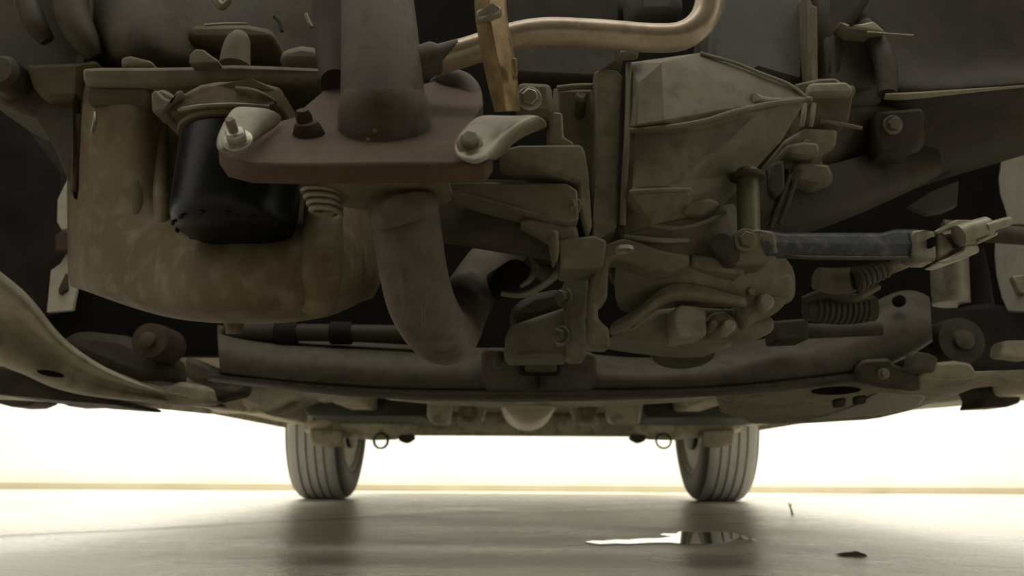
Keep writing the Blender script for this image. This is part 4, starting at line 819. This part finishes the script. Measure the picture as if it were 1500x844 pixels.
# driveshaft, boots, tube
t = thing('right_driveshaft', 'plain brown driveshaft running off to the right behind the pin', 'driveshaft', P(1480, 358, .85))
V, Fs = tube([(1380, 334, .86, 13), (1450, 342, .85, 14), (1560, 350, .84, 14)], 4, 20); mk('shaft', V, Fs, M['frame'], t)
t = thing('steering_boot', 'tan ribbed boot and rod end tilting up below the dark lever', 'boot', P(1240, 428, .70))
V, Fs = tube([(1196, 408, .70, 17), (1220, 412, .70, 20), (1250, 410, .69, 19)], 4, 22); mk('boot_body', V, Fs, M['alu'], t)
for k in range(6):
    s = k/5; c = P(1256 + 40*s, 409 - 14*s, .685); r = R(20 - 7*s, .685)
    V, Fs = lathe([(r*.78, -.0035), (r, -.001), (r, .001), (r*.78, .0035)], c, (1, -.1, .32), 22); mk('boot_ring', V, Fs, M['frame'], t)
V, Fs = tube([(1300, 394, .685, 9), (1320, 386, .68, 10), (1336, 382, .68, 6)], 4, 16); mk('rod_end', V, Fs, M['tin'], t)
V, Fs = slab([(1256, 430, .70), (1290, 414, .70), (1294, 422, .70), (1264, 438, .70)], .02); mk('boot_bracket', V, Fs, M['alu'], t, bevel=.003)
t = thing('ribbed_boot', 'dark ribbed rubber boot above the right part of the crossmember', 'boot', P(1230, 476, .76))
for k in range(11):
    s = k/10; c = P(1196 + 80*s, 453 - 1*s, .76); r = R(17 + 7*math.sin(math.pi*min(1, .15 + s*.75)), .76)
    V, Fs = lathe([(r*.8, -.0035), (r, -.0012), (r, .0012), (r*.8, .0035)], c, (1, .02, 0), 24); mk('boot_rib', V, Fs, M['boot'], t)
a, b = P(1180, 454, .76), P(1280, 452, .76)
V, Fs = tubeW([(a.x, a.y, a.z, R(17, .76)), (b.x, b.y, b.z, R(19, .76))], 2, 20, False); mk('boot_core', V, Fs, M['boot'], t)
V, Fs = tube([(1176, 440, .75, 6), (1210, 430, .745, 8), (1240, 438, .745, 8), (1276, 434, .75, 6)], 5, 12); mk('boot_strap', V, Fs, M['alu_dark'], t)
t = thing('steering_rack', 'dark steering rack tube lying along the top of the crossmember', 'steering rack', P(900, 500, .84))
V, Fs = tube([(330, 486, .90, 13), (500, 488, .90, 13), (640, 490, .90, 13)], 3, 20); mk('rack_tube', V, Fs, M['dkplastic'], t)
V, Fs = tube([(1130, 484, .84, 14), (1200, 485, .84, 11), (1290, 482, .84, 10)], 3, 20); mk('rack_tube', V, Fs, M['dkplastic'], t)
V, Fs = slab([(1135, 470, .82), (1180, 466, .82), (1186, 472, .82), (1186, 498, .82), (1138, 500, .82)], .04); mk('rack_clamp', V, Fs, M['dkplastic'], t, bevel=.005)
for x in (420, 500):
    V, Fs = lathe([(R(16, .9), -.012), (R(17, .9), -.01), (R(17, .9), .01), (R(16, .9), .012)], P(x, 488, .9), (1, 0, 0), 22); mk('rack_clamp', V, Fs, M['liner'], t)
t = thing('damper_tube', 'short cream curved tube standing in the dark below the clevis', 'tube', P(1385, 445, .80))
V, Fs = tube([(1392, 372, .80, 26), (1392, 410, .80, 27), (1394, 446, .80, 26)], 4, 26); mk('tube_wall', V, Fs, M['tin_light'], t)
V, Fs = tube([(1418, 368, .80, 22), (1424, 410, .80, 24), (1430, 450, .80, 24)], 4, 22); mk('tube_shade_side', V, Fs, M['liner'], t)  # near-black second tube stands in for the shaded side of the first
V, Fs = slab([(1330, 300, .74), (1360, 280, .74), (1406, 262, .74), (1403, 302, .74), (1384, 310, .74), (1360, 314, .74)], .01)
mk('side_plate', V, Fs, M['alu_grey'], bevel=.002, label='small blue-grey metal plate tucked under the dark casing at right', cat='plate')
V, Fs = lathe([(R(9, .86), 0), (R(9, .86), -.006), (R(1, .86), -.007)], P(1315, 442, .872), (0, 1, 0), 16); mk('frame_hole', V, Fs, M['void'], CROSS)

# right upper splash panel
t = thing('splash_panel', 'large dark splash panel with a painted highlight along its ridge, filling the upper right', 'splash panel', P(1400, 290, .75))
rows = [[(1180, -60, .66), (1260, -60, .64), (1320, -60, .62), (1400, -60, .62), (1560, -60, .60)], [(1196, 10, .66), (1250, 30, .635), (1300, 60, .615), (1400, 70, .62), (1560, 60, .60)], [(1210, 90, .655), (1262, 90, .62), (1310, 112, .60), (1400, 112, .62), (1560, 100, .60)], [(1222, 140, .65), (1270, 142, .61), (1312, 142, .59), (1400, 134, .59), (1560, 122, .58)], [(1226, 156, .65), (1272, 156, .63), (1312, 152, .63), (1400, 146, .63), (1560, 132, .61)], [(1220, 210, .66), (1280, 215, .65), (1340, 212, .66), (1420, 200, .67), (1560, 180, .66)], [(1200, 285, .67), (1290, 284, .67), (1350, 260, .69), (1430, 238, .70), (1560, 200, .70)], [(1200, 300, .76), (1290, 296, .76), (1350, 272, .78), (1430, 248, .79), (1560, 210, .79)]]
V, Fs = grid(rows); mk('panel_shell', V, Fs, M['dkplastic'], t, sub=2)
V, Fs = tube([(1296, 141, .588, 9), (1330, 141, .583, 10), (1400, 135, .583, 7), (1470, 129, .58, 4), (1540, 123, .578, 3)], 6, 14, flat=.45); mk('ridge_highlight', V, Fs, M['arm'], t)  # pale colour on the ridge stands in for light from above
V, Fs = tube([(1264, 34, .605, 12), (1284, 62, .60, 16), (1298, 100, .592, 17), (1300, 138, .588, 14)], 6, 16); mk('panel_edge', V, Fs, M['alu_dark'], t)
V, Fs = slab([(1230, 30, .585), (1246, 36, .585), (1262, 34, .585), (1280, 30, .585), (1300, 48, .585), (1276, 44, .585), (1240, 40, .585)], .02); mk('panel_highlight', V, Fs, M['cream'], t, bevel=.002)  # cream sliver paints a highlight on the panel's upper edge
V, Fs = tube([(1270, 47, .58, 1.5), (1338, 52, .58, 1.3)], 3, 8, False); mk('wire', V, Fs, M['cream'], t)
V, Fs = slab([(1284, 162, .60), (1352, 156, .60), (1358, 168, .60), (1348, 216, .605), (1286, 228, .605)], .03); o = mk('panel_plate', V, Fs, M['dkplastic'], t, bevel=.005)
bolt(o, 1310, 182, .594, 11, M['boltdull'], (0, -1, -.2))
V, Fs = tube([(1236, 236, .64, 5), (1270, 242, .64, 4), (1310, 238, .65, 3)], 5, 8); mk('panel_bead', V, Fs, M['alu_dark'], t)

# ---------------------------------------------------------------- group the remaining repeats
GR = {'tank_cover': 'dark tank covers beside the muffler', 'support_bracket': 'boxed brackets beside the muffler', 'exhaust_hanger': 'exhaust hangers beside the muffler', 'sill_pad': 'pads under the sills', 'stabiliser_link': 'bent links below the crossmember', 'bushing': 'round suspension bushings'}
for o in COL.objects:
    k = o.name.split('.')[0]
    if o.parent is None and k in GR: o['group'] = GR[k]
